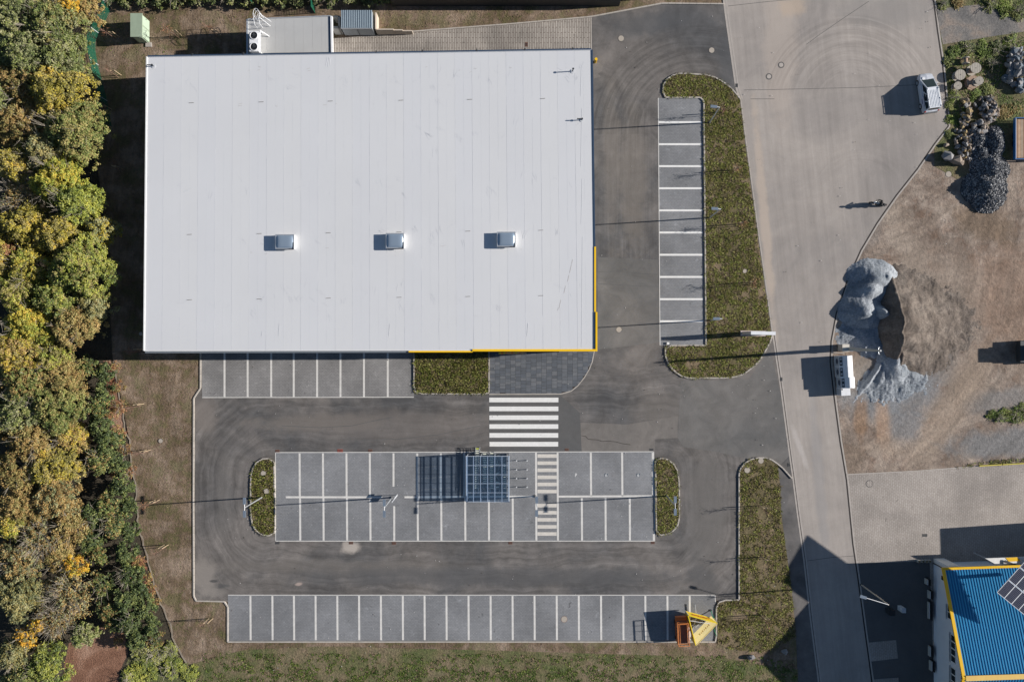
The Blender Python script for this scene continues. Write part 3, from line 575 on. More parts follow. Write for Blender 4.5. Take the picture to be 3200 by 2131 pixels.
# ------------------------------------------------------------------ supermarket
HS = 6.0
TL, TR, BR, BL = W(461, 178, HS), W(1848, 156, HS), W(1860, 1093.5, HS), W(452, 1096, HS)
store = empty('supermarket_building', (0, 0, 0), 0, 'long flat white roofed supermarket with yellow fascia at its south east corner', 'building')
def lerp4(u, v): return TL.lerp(TR, u).lerp(BL.lerp(BR, u), v)
b = MB(); ins = [p+(Vector((0, 0, 0))-p).normalized()*.12 for p in (TL, BL, BR, TR)]
b.prism([(p.x, p.y) for p in ins], 0, HS-.12); b.build('wall', M['wallgrey'], store)
b = MB(); b.prism([(p.x, p.y) for p in (TL, BL, BR, TR)], HS-.35, HS-.03); b.build('roof', M['membrane'], store)
NS = 26; MS_ = [plain('roof_sheet_%d' % i, c, .55, 0, .04, .12) for i, c in enumerate(((.605, .61, .62), (.61, .614, .62), (.613, .616, .619)))]
for i in range(NS):
    u0, u1 = i/NS, (i+1)/NS+.0012
    a, c, d, e = lerp4(u0, .0), lerp4(u0, 1), lerp4(u1 if i < NS-1 else 1, 1), lerp4(u1 if i < NS-1 else 1, 0); z = HS-.03+.0015*(i % 2)
    q = MB().prism([(a.x, a.y), (c.x, c.y), (d.x, d.y), (e.x, e.y)], z, z+.014)
    q.build('membrane_sheet', MS_[i % 3], store)
# narrow weld laps, folds and wrinkles of the membrane
b = MB()
for i in range(1, NS):
    p, q = lerp4(i/NS, 0), lerp4(i/NS, 1); n = 26; pr = None
    for k in range(n+1):
        t = k/n; c = p.lerp(q, t)+Vector((RNG.normal(0, .012), 0, 0)); c.z = HS-.008+.006
        if pr is not None and RNG.random() < .96: b.tube(pr-Vector((0, 0, .012)), c-Vector((0, 0, .012)), RNG.uniform(.005, .0095), n=4)
        pr = c
    p, q = lerp4((i+.5)/NS, .02), lerp4((i+.5)/NS, .98)
    for k in range(14):
        if RNG.random() < .8: b.tube(p.lerp(q, k/14)-Vector((0, 0, .016)), p.lerp(q, (k+1)/14)-Vector((0, 0, .016)), .005, n=4)
for i in range(150):
    u, v = RNG.random(), float(RNG.choice([.07, .09, .28, .45, .62, .8, .84]))+RNG.normal(0, .02)
    c = lerp4(u, min(.97, max(.02, v))); c.z = HS-.012; a0 = RNG.choice([0, .4, -.5, -1.1, 1.3])
    for j in range(int(RNG.integers(1, 5))):
        a = a0+RNG.normal(0, .3); L = RNG.uniform(.25, .9); r = RNG.uniform(.006, .014)
        b.tube(c, c+Vector((math.cos(a)*L, math.sin(a)*L, 0)), r, .003, n=4); c = c+Vector((RNG.normal(0, .2), RNG.normal(0, .2), 0))
for px, py0, py1 in ((1022, 180, 207), (1028, 180, 210), (1033, 182, 205), (1817, 205, 300), (1818, 340, 520), (1819, 560, 700), (1820, 740, 1085)):
    b.tube(W(px, py0, HS-.01), W(px-3, py1, HS-.01), .016 if px < 1100 else .010, n=5)
for px in (820, 873, 1218, 1650): b.tube(W(px, RNG.uniform(780, 830)+220, HS), W(px-3, 1050, HS), .008, n=5)
o = b.build('membrane_wrinkles', M['membrane2'], store); o['kind'] = 'stuff'
b = MB()
for x, y, w in ((1788, 818, .5), (1783, 840, .9), (1776, 870, .7), (1765, 905, .8), (1750, 950, .9), (1744, 966, .3)):
    p = W(x, y, HS); b.box((p.x, p.y, HS-.01), (.05, w, .006), rot=-.22)
for i in range(26):
    p = W(RNG.uniform(700, 1700), float(RNG.choice([215, 222, 330, 775, 790]))+RNG.normal(0, 4), HS); b.box((p.x, p.y, HS+.003), (RNG.uniform(.05, .4), .03, .005), rot=RNG.normal(0, .2))
b.build('dirt_streaks', plain('roof_dirt', (.47, .45, .43), .9), store)
# small dark lap marks in rows
MK = box_mesh('drain_slot', .52, .045, .02, M['castiron'], .004)
for y in (322, 733, 937):
    for x in (595, 813, 1029, 1250, 1465, 1693):
        p = W(x+(-3 if y > 700 else 3), y-(x-600)*.012, HS); link('drain_slot', MK, store, (p.x, p.y, HS+.012), (0, 0, .05))
# skylights
def skylight(px0, px1, py0, py1):
    h = HS+.75; c = W((px0+px1)/2, (py0+py1)/2, h); w, d = (px1-px0)/PXM*.93, (py1-py0)/PXM*.93
    e = MB().box((0, 0, 0), (w-.06, d-.06, .62)).build('skylight', M['trimwhite'], store, loc=(c.x, c.y, HS+.24)); e.scale = (1, 1, .82)
    q = MB()
    for s in (-1, 1): q.box((0, s*(d/2-.06), .37), (w, .12, .13)); q.box((s*(w/2-.06), 0, .3702), (.12, d-.24, .13))
    q.build('skylight_frame', M['alu'], e)
    n = 14; vs_ = []
    for j in range(n+1):
        for i in range(n+1):
            u, v = i/n*2-1, j/n*2-1; vs_.append((u*(w/2-.1), v*(d/2-.1), .4+.2*((1-u**4)*(1-v**4))**.5))
    MB().raw(vs_, [(j*(n+1)+i, j*(n+1)+i+1, (j+1)*(n+1)+i+1, (j+1)*(n+1)+i) for j in range(n) for i in range(n)]).build('skylight_dome', DOME, e, smooth=True)
    MB().box((w/2-.1, -d/2+.32, .46), (.07, .75, .06)).box((w/2-.3, -d/2+.0, .46), (.5, .07, .06)).build('gas_strut', M['dark'], e)
    MB().box((-.05, -d/2-.03, .33), (w*.9, .05, .18)).build('hinge_rail', M['dark'], e)
m_, nt_, b_ = newmat('skylight_acrylic'); b_.inputs['Base Color'].default_value = (.27, .34, .42, 1); b_.inputs['Roughness'].default_value = .16
b_.inputs['Metallic'].default_value = .25; b_.inputs['Coat Weight'].default_value = .6; DOME = m_
skylight(859, 918, 732, 778); skylight(1205, 1262, 728, 776); skylight(1553, 1611, 724, 771)
for px, py, h in ((1791, 216, .78), (1819, 372, .42), (475, 204, .38)):
    p = W(px, py, HS+h); q = MB().tube((0, 0, 0), (0, 0, h), .055, n=10).disc((0, 0), .11, h, h+.06, n=12); o = q.build('roof_vent', M['dark'], store, loc=(p.x, p.y, HS))
    MB().disc((0, 0), .22, 0, .03).build('collar', M['membrane2'], o)
    if h < .52: MB().tube((0, 0, h), (-.55, 0, h+.05), .06, n=8).build('spout', M['dark'], o)
# edge trims, gutter and yellow fascia
def rail(name, a, c, wd, z0, z1, mat, off=0):
    a, c = Vector((a.x, a.y, 0)), Vector((c.x, c.y, 0)); t = (c-a).normalized(); n = Vector((-t.y, t.x, 0)); m = (a+c)/2+n*off
    return MB().box((m.x, m.y, (z0+z1)/2), ((c-a).length, wd, z1-z0), rot=math.atan2(t.y, t.x)).build(name, mat, store)
rail('edge_trim', TL, BL, .14, HS-.3, HS+.06, M['trimwhite'], -.07)
rail('gutter', TL, TR, .16, HS-.32, HS-.05, M['trimblue'], .09); rail('edge_trim', TL, TR, .07, HS-.3, HS+.03, M['alu'], -.03)
rail('edge_trim', TR, BR, .14, HS-.34, HS+.04, M['trimblue'], .08)
rail('gutter', BL, BL.lerp(BR, (1277-452)/1408), .26, HS-.5, HS-.1, M['wallgrey'], -.13); rail('edge_trim', BL, BR, .06, HS-.3, HS+.04, M['trimwhite'], -.02)
for x in (600, 760, 1175, 1320, 1490, 1640, 1790):
    p = W(x, 176-(x-461)*.0159, HS); MB().box((p.x, p.y+.1, HS-.1), (.12, .26, .16)).build('gutter_bracket', M['dark'], store)
FH = HS+.12
def fascia(name, x0, y0, x1, y1, h0, h1, h=FH, mat='yellow'):
    a, c = W(x0, y0, h), W(x1, y1, h); return MB().box(((a.x+c.x)/2, (a.y+c.y)/2, (h0+h1)/2), (abs(a.x-c.x), abs(a.y-c.y), h1-h0)).build(name, M[mat], store)
fascia('yellow_fascia', 1277, 1094.8, 1476, 1101, 4.8, 6.03, 6.03); fascia('yellow_fascia', 1476.5, 1091, 1861, 1098, 4.6, FH)
fascia('yellow_fascia', 1861.3, 975, 1867, 1098, 4.6, FH); fascia('yellow_fascia', 1857.0, 771, 1862.6, 974.6, 4.8, 6.06, 6.06)
fascia('fascia_cap', 1858, 975, 1861, 1091, HS-.4, HS+.08, FH, 'trimblue')
# ground floor plinth along the front, glazing at the entrance
a = W(628, 1100); MB().box((W(960, 1100).x, a.y+.02, .2), (24, .12, .4)).build('plinth', M['wallgrey'], store)
e0 = W(1640, 1094); w = MB().box((e0.x, BL.y-.14, 1.5), (7.5, .08, 3)).build('shop_window', M['glass'], store)
for i in range(5): MB().box((e0.x-3.7+i*1.85, BL.y-.2, 1.5), (.09, .05, 3)).build('mullion', M['dark'], w)
# annex on the north side
HA = 3.3
annex = empty('annex_building', (0, 0, 0), 0, 'low flat roofed annex behind the store carrying a fan unit and ladder', 'building')
a, c, d, e = W(775, 62, HA), W(775, 174, HA), W(1035, 170, HA), W(1033, 52, HA)
MB().prism([(a.x+.1, a.y-.1), (c.x+.1, TL.y-.2), (d.x-.75, TL.y+.2), (e.x-.75, e.y-.1)], 0, HA-.1).build('wall', M['wallwhite'], annex)
for i in range(9):
    t0, t1 = i/9, (i+1)/9-.001; p0, p1 = a.lerp(e, t0), a.lerp(e, t1); q0, q1 = c.lerp(d, t0), c.lerp(d, t1)
    MB().prism([(p0.x, p0.y), (q0.x, q0.y), (q1.x, q1.y), (p1.x, p1.y)], HA-.1, HA-.02+.004*(i % 2)).build('roof_sheet', [plain('annex_roof', (.45, .45, .44), .6, 0, .08, .5), MS_[0]][0] if i == 0 else bpy.data.materials['annex_roof'], annex)
def railx(par, name, a, c, wd, z0, z1, mat, off=0):
    a, c = Vector((a.x, a.y, 0)), Vector((c.x, c.y, 0)); t = (c-a).normalized(); n = Vector((-t.y, t.x, 0)); m = (a+c)/2+n*off
    return MB().box((m.x, m.y, (z0+z1)/2), ((c-a).length, wd, z1-z0), rot=math.atan2(t.y, t.x)).build(name, mat, par)
railx(annex, 'edge_trim', a, c, .16, HA-.3, HA+.1, M['alu'], -.07); railx(annex, 'edge_trim', e, d, .2, HA-.3, HA+.1, M['white'], .1)
railx(annex, 'gutter', e, d, .18, HA-.1, HA+.03, M['trimblue'], -.1); railx(annex, 'edge_trim', a, e, .1, HA-.3, HA+.06, M['galv'], .04)
railx(annex, 'gutter', c, d, .2, HA-.1, HA+.08, M['dark'], .1)
# twin fan unit on the annex
p = W(793, 129, HA+1.0); fan = empty('fan_unit', (p.x, p.y, HA), 0, 'white outdoor cooling unit with two round black fans on the annex roof', 'cooling unit')
MB().box((0, 0, .55), (.98, 2.25, .8)).build('casing', M['white'], fan)
for s in (-.62, .62):
    f = MB(); n = 24
    for i in range(n):
        t0, t1 = 2*math.pi*i/n, 2*math.pi*(i+1)/n
        f.tube((.42*math.cos(t0), s+.42*math.sin(t0), 1.0), (.42*math.cos(t1), s+.42*math.sin(t1), 1.0), .04, n=5)
    f = f.build('fan_ring', M['white'], fan); MB().disc((0, s), .39, .952, .965).build('fan_opening', M['black'], f)
    bl = MB()
    for k in range(5):
        t = k*2*math.pi/5+.3; bl.box((.19*math.cos(t), s+.19*math.sin(t), .99), (.3, .11, .01), rot=Matrix.Rotation(t, 3, 'Z') @ Matrix.Rotation(.3, 3, 'X'))
    bl.disc((0, s), .06, .98, 1.02); bl.build('fan_blades', M['dark'], f)
for x, y in ((-.4, -1), (.4, -1), (-.4, 1), (.4, 1)): MB().box((x, y, .07), (.1, .1, .15)).build('foot', M['galv'], fan)
p = W(813, 130, HA+.9); fr = empty('service_frame', (p.x, p.y, HA), 0, 'white steel service frame beside the twin fan unit', 'frame')
MB().box((0, 0, .85), (.12, 2.5, .12)).build('top_beam', M['white'], fr)
for s in (-1.2, 1.2): MB().box((0, s, .4), (.1, .1, .8)).build('post', M['white'], fr); MB().tube((0, s, .85), (.75, s-.35, .05), .05).build('brace', M['white'], fr)
# caged roof ladder
p = W(812, 66, HA); lad = empty('roof_ladder', (p.x, p.y, 0), .1, 'white caged access ladder standing at the annex roof edge', 'ladder')
q = MB()
for s in (-.28, .28): q.path([(s, .1, .2), (s, .1, 4.5), (s, -.3, 4.75), (s, -.85, 4.5), (s, -.85, HA+.1)], .03)
q.build('side_rails', M['white'], lad); q = MB()
for k in range(15): q.tube((-.28, .1, .4+k*.28), (.28, .1, .4+k*.28), .018)
for k in range(4): q.tube((-.28, -.25-k*.2, HA+.3), (.28, -.25-k*.2, HA+.3), .02)
q.build('rungs', M['white'], lad); q = MB()
for z in (2.5, 3.2, 3.9, 4.5):
    pr = None
    for k in range(9):
        t = math.pi*k/8; c_ = (.36*math.cos(t), .12+.78*math.sin(t), z)
        if pr: q.tube(pr, c_, .022)
        pr = c_
for k in (1, 3, 5, 7): t = math.pi*k/8; q.tube((.36*math.cos(t), .12+.78*math.sin(t), 2.5), (.36*math.cos(t), .12+.78*math.sin(t), 4.5), .018)
q.tube((.3, -.1, 4.4), (1.15, -.75, HA+.1), .03).tube((.36, .3, 4.4), (1.3, -.3, HA+.2), .03)
q.build('cage', M['white'], lad)
# container, retaining wall
hc = 2.3; a, c = W(1065, 33, hc), W(1163, 89, hc)
cont = empty('corrugated_container', ((a.x+c.x)/2, (a.y+c.y)/2, 0), 0, 'grey blue container with ribbed roof standing beside the annex', 'container')
wx, wy = abs(c.x-a.x), abs(c.y-a.y)
MB().box((0, 0, hc/2-.03), (wx-.06, wy-.06, hc-.1)).build('body', plain('container_side', (.33, .36, .38), .6), cont)
rm = plain('container_roof', (.17, .23, .28), .4, .3); RB = box_mesh('roof_rib', wx/17*.52, wy, .07, plain('container_rib', (.30, .37, .42), .4, .3), .012)
MB().box((0, 0, hc-.03), (wx, wy, .06)).build('roof_panel', rm, cont)
for i in range(17): link('roof_rib', RB, cont, (-wx/2+wx/17*(i+.5), 0, hc+.03))
MB().box((0, -wy/2-.02, hc-.05), (wx, .08, .16)).build('front_rail', M['galv'], cont); MB().box((0, -wy/2-.0, 1.1), (.03, .05, 1.9)).build('door_seam', M['dark'], cont)
rw = empty('retaining_wall', (0, 0, 0), 0, 'beige stepped retaining wall between container and loading ramp', 'wall')
hr = 1.5
for x0, y0, x1, y1, h in ((1172, 40, 1176.5, 92, 1.7), (1174, 90.5, 1230, 94, 1.5), (1230, 92.5, 1258, 96, 1.25), (1258, 95, 1288, 98.5, 1.0)):
    a, c = W(x0, y0, h), W(x1, y1, h); MB().box(((a.x+c.x)/2, (a.y+c.y)/2, h/2), (abs(a.x-c.x), abs(a.y-c.y), h)).build('wall_section', M['beige'], rw)
rw2 = empty('low_wall', (0, 0, 0), 0, 'low grey concrete wall in the gap between annex and container', 'wall')
for x0, y0, x1, y1, h in ((1037, 83, 1060, 90, 1.9), (1057, 50, 1062, 90, 1.9), (1040, 50, 1060, 53, 1.9)):
    a, c = W(x0, y0, h), W(x1, y1, h); MB().box(((a.x+c.x)/2, (a.y+c.y)/2, h/2), (abs(a.x-c.x), abs(a.y-c.y), h)).build('wall_section', M['beige2'], rw2)
# pale green transformer station
h = 2.0; a, c = W(410, 45, h), W(444, 116, h); p = (a+c)/2
tr = empty('transformer_station', (p.x, p.y, 0), 0, 'pale green transformer station on the brown bank north west of the store', 'transformer station'); wx, wy = abs(c.x-a.x), abs(c.y-a.y)
GR = plain('pale_green_render', (.30, .37, .27), .7, 0, .15, 2); GR2 = plain('pale_green_door', (.40, .50, .38), .6)
MB().box((0, 0, h/2), (wx-.08, wy-.08, h)).build('body', GR, tr); MB().box((0, 0, h+.05), (wx+.1, wy+.1, .12)).build('roof', GR, tr)
for s in (-.65, .65):
    o = MB().box((wx/2-.03, s, h/2), (.05, 1.1, h*.85)).build('door', GR2, tr); MB().box((wx/2+.01, s+.4, h/2), (.04, .06, .2)).build('handle', M['dark'], o)
MB().box((0, -wy/2+.02, h/2), (wx*.8, .06, h*.8)).build('vent_panel', GR2, tr); MB().box((wx/2-.1, -wy/2-.2, .06), (.7, .5, .12)).build('plinth', M['gutter'], tr)
# striped bumper and flowers at entrance
p = W(1860, 195); e = empty('striped_bollard', (p.x, p.y, 0), 0, 'fat yellow and black striped protection post by the ramp corner', 'bollard')
for k in range(7): MB().disc((0, 0), .16, .02+k*.15, .02+(k+1)*.15, n=14).build('band', M['black'] if k % 2 else M['yellow'], e)
PK = [('orange pumpkin', (.75, .22, .02)), ('yellow flower bunch', (.6, .5, .03)), ('pale orange squash', (.7, .38, .12))]
for i in range(13):
    k = int(RNG.integers(3)); p = W(1563+i*6.2, 1101+RNG.uniform(-1.5, 1.5)-(i*.25), .7); q = MB(); q.sphere((0, 0, .16), (.19, .17, .15), 12, 7)
    nm = ('pumpkin', 'flower_bunch', 'squash')[k]
    e = empty(nm, (p.x, p.y, .55), RNG.uniform(0, 3), ('%s, %s from the left in the display row under the yellow fascia' % (PK[k][0], 'first second third fourth fifth sixth seventh eighth ninth tenth eleventh twelfth thirteenth'.split()[i])), ('pumpkin', 'flowers', 'squash')[k], 'autumn display beside the entrance')
    q.build('fruit' if k != 1 else 'blossom', plain(PK[k][0].replace(' ', '_'), PK[k][1], .5) if PK[k][0].replace(' ', '_') not in bpy.data.materials else bpy.data.materials[PK[k][0].replace(' ', '_')], e)
    MB().tube((0, 0, .28), (.03, .02, .38), .025, .015).build('stalk', M['barkm'], e)
p0, p1 = W(1558, 1100), W(1645, 1100); e = empty('display_table', ((p0.x+p1.x)/2, p0.y, 0), 0, 'long low display bench under the fascia holding pumpkins and flowers', 'table')
MB().box((0, 0, .51), (p1.x-p0.x, .5, .06)).build('table_top', M['wood'], e)
for s in (-1.3, 0, 1.3): MB().box((s, 0, .24), (.06, .4, .48)).build('leg', M['wood'], e)
# ------------------------------------------------------------------ blue roofed hall to the south east
HE, HR = 4.0, 8.1
hall = empty('blue_roofed_hall', (0, 0, 0), 0, 'white walled hall with blue ribbed roof and yellow edge flashing', 'building')
def HP(px, py, h): k = (CAMH-h)/CAMH/PXM; return Vector(((px-CX)*k, -(py-CY)*k, h))
A = HP(2944, 1779, HE); B = HP(3008, 2118, HR); sx = (B.x-A.x); slope_dir = (B-A)
C_ = HP(3176, 1771, HE); ex = (C_-A).normalized(); ex.z = 0; ex.normalize()
LR = 32.0
def RP(u, v, dz=0): p = A+ex*u+slope_dir*v; p.z += dz; return p       # roof plane north of the ridge
def RP2(u, v, dz=0): q = RP(u, 1); d = Vector((slope_dir.x, slope_dir.y, -slope_dir.z)); p = q+d*v; p.z += dz; return p
BL1 = plain('blue_roof_sheet', (.006, .15, .34), .45, .15, .1, 1); BL2 = plain('blue_roof_rib', (.03, .29, .52), .35, .2, .1, 2)
for f, rp in enumerate((RP, RP2)):
    vs_ = [rp(.2, 0), rp(LR, 0), rp(LR, 1), rp(.2, 1)]; vs_ += [v-Vector((0, 0, .12)) for v in vs_]
    MB().raw(vs_, [(0, 1, 2, 3), (7, 6, 5, 4), (0, 4, 5, 1), (1, 5, 6, 2), (2, 6, 7, 3), (3, 7, 4, 0)]).build('roof', BL1, hall)
RIBW = .30; q = MB(); Ld = (RP(0, 1)-RP(0, 0))
def ribmesh(rp):
    q = MB(); o = rp(0, 0); pr = [(-.085, 0), (-.05, .06), (.03, .06), (.05, .0)]
    a = [rp(0, .0)-o+ex*x+Vector((0, 0, z)) for x, z in pr]; c = [rp(0, 1)-o+ex*x+Vector((0, 0, z)) for x, z in pr]; n = 4
    q.raw(a+c, [(i, i+1, n+i+1, n+i) for i in range(n-1)]+[(3, 2, 1, 0), (4, 5, 6, 7)]); return q.mesh('roof_rib', BL2)
for rp in (RP, RP2):
    me = ribmesh(rp)
    for i in range(int(LR/RIBW)-1 if rp is RP else 60):
        u = .35+i*RIBW
        if u < 31.5: link('roof_rib', me, hall, rp(u, 0))
def beam(name, a, c, w, t, mat, par):
    d = (c-a); m = (a+c)/2; y = d.normalized(); x = Vector((0, 0, 1)).cross(y).normalized(); z = y.cross(x) if y.cross(x).z > 0 else -y.cross(x)
    Mx = Matrix((y, x, z)).transposed(); return MB().box(m, (d.length, w, t), rot=Mx).build(name, mat, par)
YT = plain('yellow_flashing', (.80, .47, .012), .4, 0, .08, 2); YP = plain('ridge_flashing', (.76, .50, .14), .45, 0, .12, 1.5)
beam('verge_flashing', RP(.12, 0, .05), RP(.12, 1, .05), .34, .16, YT, hall); beam('verge_flashing', RP2(.12, 0, .05), RP2(.12, 1, .05), .34, .16, YT, hall)
beam('eave_flashing', RP(-.05, -.008, .03), RP(LR, -.008, .03), .26, .16, YT, hall); beam('ridge_flashing', RP(.3, 1, .1), RP(LR, 1, .1), .55, .06, YP, hall)
# walls: gable wall facing the road, eave wall facing the yard
wi = 1.1
g0, g1, g2 = RP(wi, .05), RP(wi, 1), RP2(wi, .95); th = ex*.3
def wallpoly(pts, name):
    n = len(pts); MB().raw([p for p in pts]+[p+th for p in pts], [tuple(range(n)), tuple(range(2*n-1, n-1, -1))]+[(i, n+i, n+(i+1) % n, (i+1) % n) for i in range(n)]).build(name, M['wallwhite'], hall)
wallpoly([Vector((g0.x, g0.y, 0)), Vector((g0.x, g0.y, g0.z-.14)), Vector((g1.x, g1.y, g1.z-.14)), Vector((g2.x, g2.y, g2.z-.14)), Vector((g2.x, g2.y, 0))], 'gable_wall')
m = g0+ex*LR/2; MB().box((m.x, m.y, 1.9), (LR, .3, 3.8), rot=math.atan2(ex.y, ex.x)).build('eave_wall', M['wallwhite'], hall)
d0 = g0+Vector((-.06, .12, 0)); MB().tube((d0.x, d0.y, 0), (d0.x, d0.y, 3.7), .06, n=8).build('downpipe', M['dark'], hall)
gd = Vector((g1.x-g0.x, g1.y-g0.y, 0)); gl = gd.length; gd.normalize(); nx = Vector((gd.y, -gd.x, 0)); nx = nx if nx.x < 0 else -nx
def onwall(s, z, d=.0): p = Vector((g0.x, g0.y, 0))+gd*s+nx*d; p.z = z; return p
def window(s, z, w, h, n=1):
    p = onwall(s, z, .02); f = MB().box((0, 0, 0), (w+.14, .08, h+.14)).build('window', M['trimwhite'], hall, loc=p, rot=(0, 0, math.atan2(gd.y, gd.x)))
    MB().box((0, 0, 0), (w, .11, h)).build('pane', M['glass'], f); return f
window(1.0, 2.3, .45, .9)
for s in (4.0, 4.75): window(s, 3.6, .62, .75)
for s in (7.0, 7.75, 8.5, 9.25): window(s, 4.3, .6, .8)
for s in (10.6, 11.35, 12.1): window(s, 4.3, .6, .8)
q = MB()
for s, l in ((4.4, 1.7), (8.1, 3.3), (11.3, 2.4)): p = onwall(s, 3.75 if s > 5 else 3.05, .1); q.box(p, (l, .22, .05), rot=math.atan2(gd.y, gd.x))
q.build('window_sill', M['alu'], hall)
q = MB()
for i in range(9): p = onwall(9.2+i*.19, 6.0+RNG.uniform(-.03, .03), .03); q.box(p, (.1, .03, .3 if i % 3 else .42), rot=math.atan2(gd.y, gd.x))
q.build('wall_lettering', plain('lettering_dark', (.03, .04, .12)), hall)
q = MB(); p = onwall(11.3, 6.0, .03); q.box(p, (.5, .03, .5), rot=math.atan2(gd.y, gd.x)); q.build('wall_logo', plain('logo_green', (.3, .45, .03)), hall)
# side wing east of the frame whose shade falls on the yard, low canopy and entrance wall
pw = Vector((W(3248, 1690).x, W(3248, 1690).y, 0)); wing = empty('east_wing', (0, 0, 0), 0, 'plain white wing joined to the blue roofed hall at the yard', 'building')
a, c = W(3240, 1628), W(3420, 1735); MB().box(((a.x+c.x)/2, (a.y+c.y)/2, 2.4), (abs(c.x-a.x), abs(c.y-a.y), 4.8), rot=.03).build('wall', M['wallwhite'], wing)
can = empty('yard_canopy', (0, 0, 0), 0, 'flat white canopy with yellow band beyond the hall eave', 'canopy')
h = 3.0; pts = [HP(3079, 1744, h), HP(3128, 1772, h), HP(3330, 1800, h), HP(3330, 1735, h)]
MB().prism([(p.x, p.y) for p in pts], h-.15, h).build('canopy_roof', M['trimwhite'], can); pts = [HP(3142, 1742, h), HP(3178, 1740, h), HP(3190, 1752, h), HP(3152, 1754, h)]
MB().prism([(p.x, p.y) for p in pts], h+.002, h+.03).build('yellow_band', YT, can)
beam('frame_bar', HP(3140, 1752, h+.15), HP(3200, 1776, h+.15), .22, .1, M['dark'], can); beam('roof_hatch', HP(3135, 1760, h+.1), HP(3155, 1763, h+.1), .5, .1, M['alu'], can)
for x, y in ((3090, 1748), (3134, 1770)): p = HP(x, y, h); MB().tube((p.x, p.y, 0), (p.x, p.y, h-.16), .08).build('post', M['galv'], can)
pts = [HP(2910, 1750, .8), HP(2937, 1750, 1.2), HP(2992, 1775, 3.2), HP(2960, 1775, 3.2)]
pier = empty('wing_wall', (0, 0, 0), 0, 'narrow white pier at the yard corner of the hall', 'wall'); p = RP(wi, .05)
MB().box((p.x+.6, p.y+.42, 1.75), (1.2, .5, 3.5), rot=.05).build('pier', M['trimwhite'], pier); MB().box((p.x+.6, p.y+.42, 3.53), (1.3, .6, .06), rot=.05).build('coping', M['trimwhite'], pier)
# solar tracker over the roof
L = HP(3115, 1850, 8.6); T = HP(3275, 1671, 9.2); Bc = HP(3245, 1957, 8.35); e1 = (T-L); e2 = (Bc-L); up = e2.cross(e1).normalized(); up = up if up.z > 0 else -up
trk = empty('solar_tracker', (0, 0, 0), 0, 'tilted solar panel array on a mast above the blue ribbed roof', 'solar panels')
e2n, e1n = e2.normalized(), (e1-e2*(e1.dot(e2)/e2.dot(e2))).normalized(); PWd, PH = 1.0, 1.72
m, nt, bb = newmat('solar_cells'); bb.inputs['Roughness'].default_value = .22; gq = N(nt, 'ShaderNodeTexCoord')
br = N(nt, 'ShaderNodeTexBrick'); br.offset = 0; br.inputs['Scale'].default_value = 1; br.inputs['Brick Width'].default_value = .16; br.inputs['Row Height'].default_value = .16; br.inputs['Mortar Size'].default_value = .012
for k, cc in (('Color1', (.03, .03, .05)), ('Color2', (.022, .025, .045)), ('Mortar', (.16, .17, .2))): br.inputs[k].default_value = (*cc, 1)
nt.links.new(gq.outputs['Object'], br.inputs['Vector']); nt.links.new(br.outputs[0], bb.inputs['Base Color']); CELL = m
pm = MB().box((0, 0, 0), (PWd-.05, PH-.05, .03)).mesh('solar_panel', CELL); fm = MB()
for s in (-1, 1): fm.box((s*(PWd/2-.02), 0, .01), (.045, PH-.02, .05)); fm.box((0, s*(PH/2-.02), .0102), (PWd-.09, .045, .05))
fm = fm.mesh('panel_frame', M['white']); Mo = Matrix((e2n, e1n, up)).transposed().to_euler()
ny = int(e1.dot(e1n)/PH+.2); nx_ = 6
for j in range(ny):
    for i in range(nx_):
        c = L+e2n*(PWd*(i+.5))+e1n*(PH*(j+.5)+.04*j); o = link('solar_panel', pm, trk, c, Mo); link('panel_frame', fm, o)
cm = L+e2n*3+e1n*(PH*ny/2)-up*.2; MB().tube((cm.x, cm.y, 5.0), cm, .18, n=10).build('mast', M['galv'], trk)
for t in (-1.6, 0, 1.6): beam('support_beam', cm+e1n*t-e2n*2.8, cm+e1n*t+e2n*2.8, .1, .14, M['galv'], trk)
# ------------------------------------------------------------------ lamps
def lamp(bx, by, tx, ty, heads, label, h=5.9, group='slim grey street lamps of the parking lot', mat='galv'):
    bp = W(bx, by); top = W(tx, ty, h); e = empty('street_lamp', (bp.x, bp.y, 0), 0, label, 'street lamp', group); t = top-Vector((bp.x, bp.y, 0))
    MB().disc((0, 0), .14, 0, .12, n=12).build('base', M['dark'], e)
    MB().tube((0, 0, 0), (t.x, t.y, h), .085, .055, n=10).build('pole', M[mat], e)
    for hx, hy in heads:
        q = W(hx, hy, h)-Vector((bp.x, bp.y, 0)); d = Vector((q.x-t.x, q.y-t.y, 0)); L_ = d.length; d.normalize()
        a = MB().tube((t.x, t.y, h-.02), (t.x+d.x*(L_-.6), t.y+d.y*(L_-.6), h+.02), .035, n=6).build('arm', M['white'], e)
        c = Vector((t.x, t.y, 0))+d*(L_-.3); MB().box((c.x, c.y, h+.03), (.72, .30, .09), rot=math.atan2(d.y, d.x)).build('lamp_head', LH, e)
    return e
LH = plain('lamp_head_grey', (.22, .27, .33), .35, .3)
lamp(2216.7, 384, 2249, 335.7, [(2222, 333)], 'northern one of three lamps in the long east planting bed')
lamp(2216.7, 681, 2252.4, 653.6, [(2225, 652)], 'middle one of three lamps in the long east planting bed')
lamp(2220, 1001, 2256, 995.8, [(2230, 996)], 'southern one of three lamps in the long east planting bed')
lamp(819, 1553, 764, 1586, [(764, 1556), (764, 1614)], 'two armed lamp standing in the small west planting island')
lamp(1225, 1554, 1201, 1586, [(1201, 1562), (1201, 1614)], 'two armed lamp standing in the middle bays left of the cart shelter')
lamp(1672.5, 1550, 1677.5, 1581, [(1677, 1553), (1677, 1612)], 'two armed lamp standing at the striped walkway right of the cart shelter')
lamp(2082.5, 1548.5, 2110, 1579, [(2110, 1552), (2110, 1608)], 'two armed lamp standing in the small east planting island')
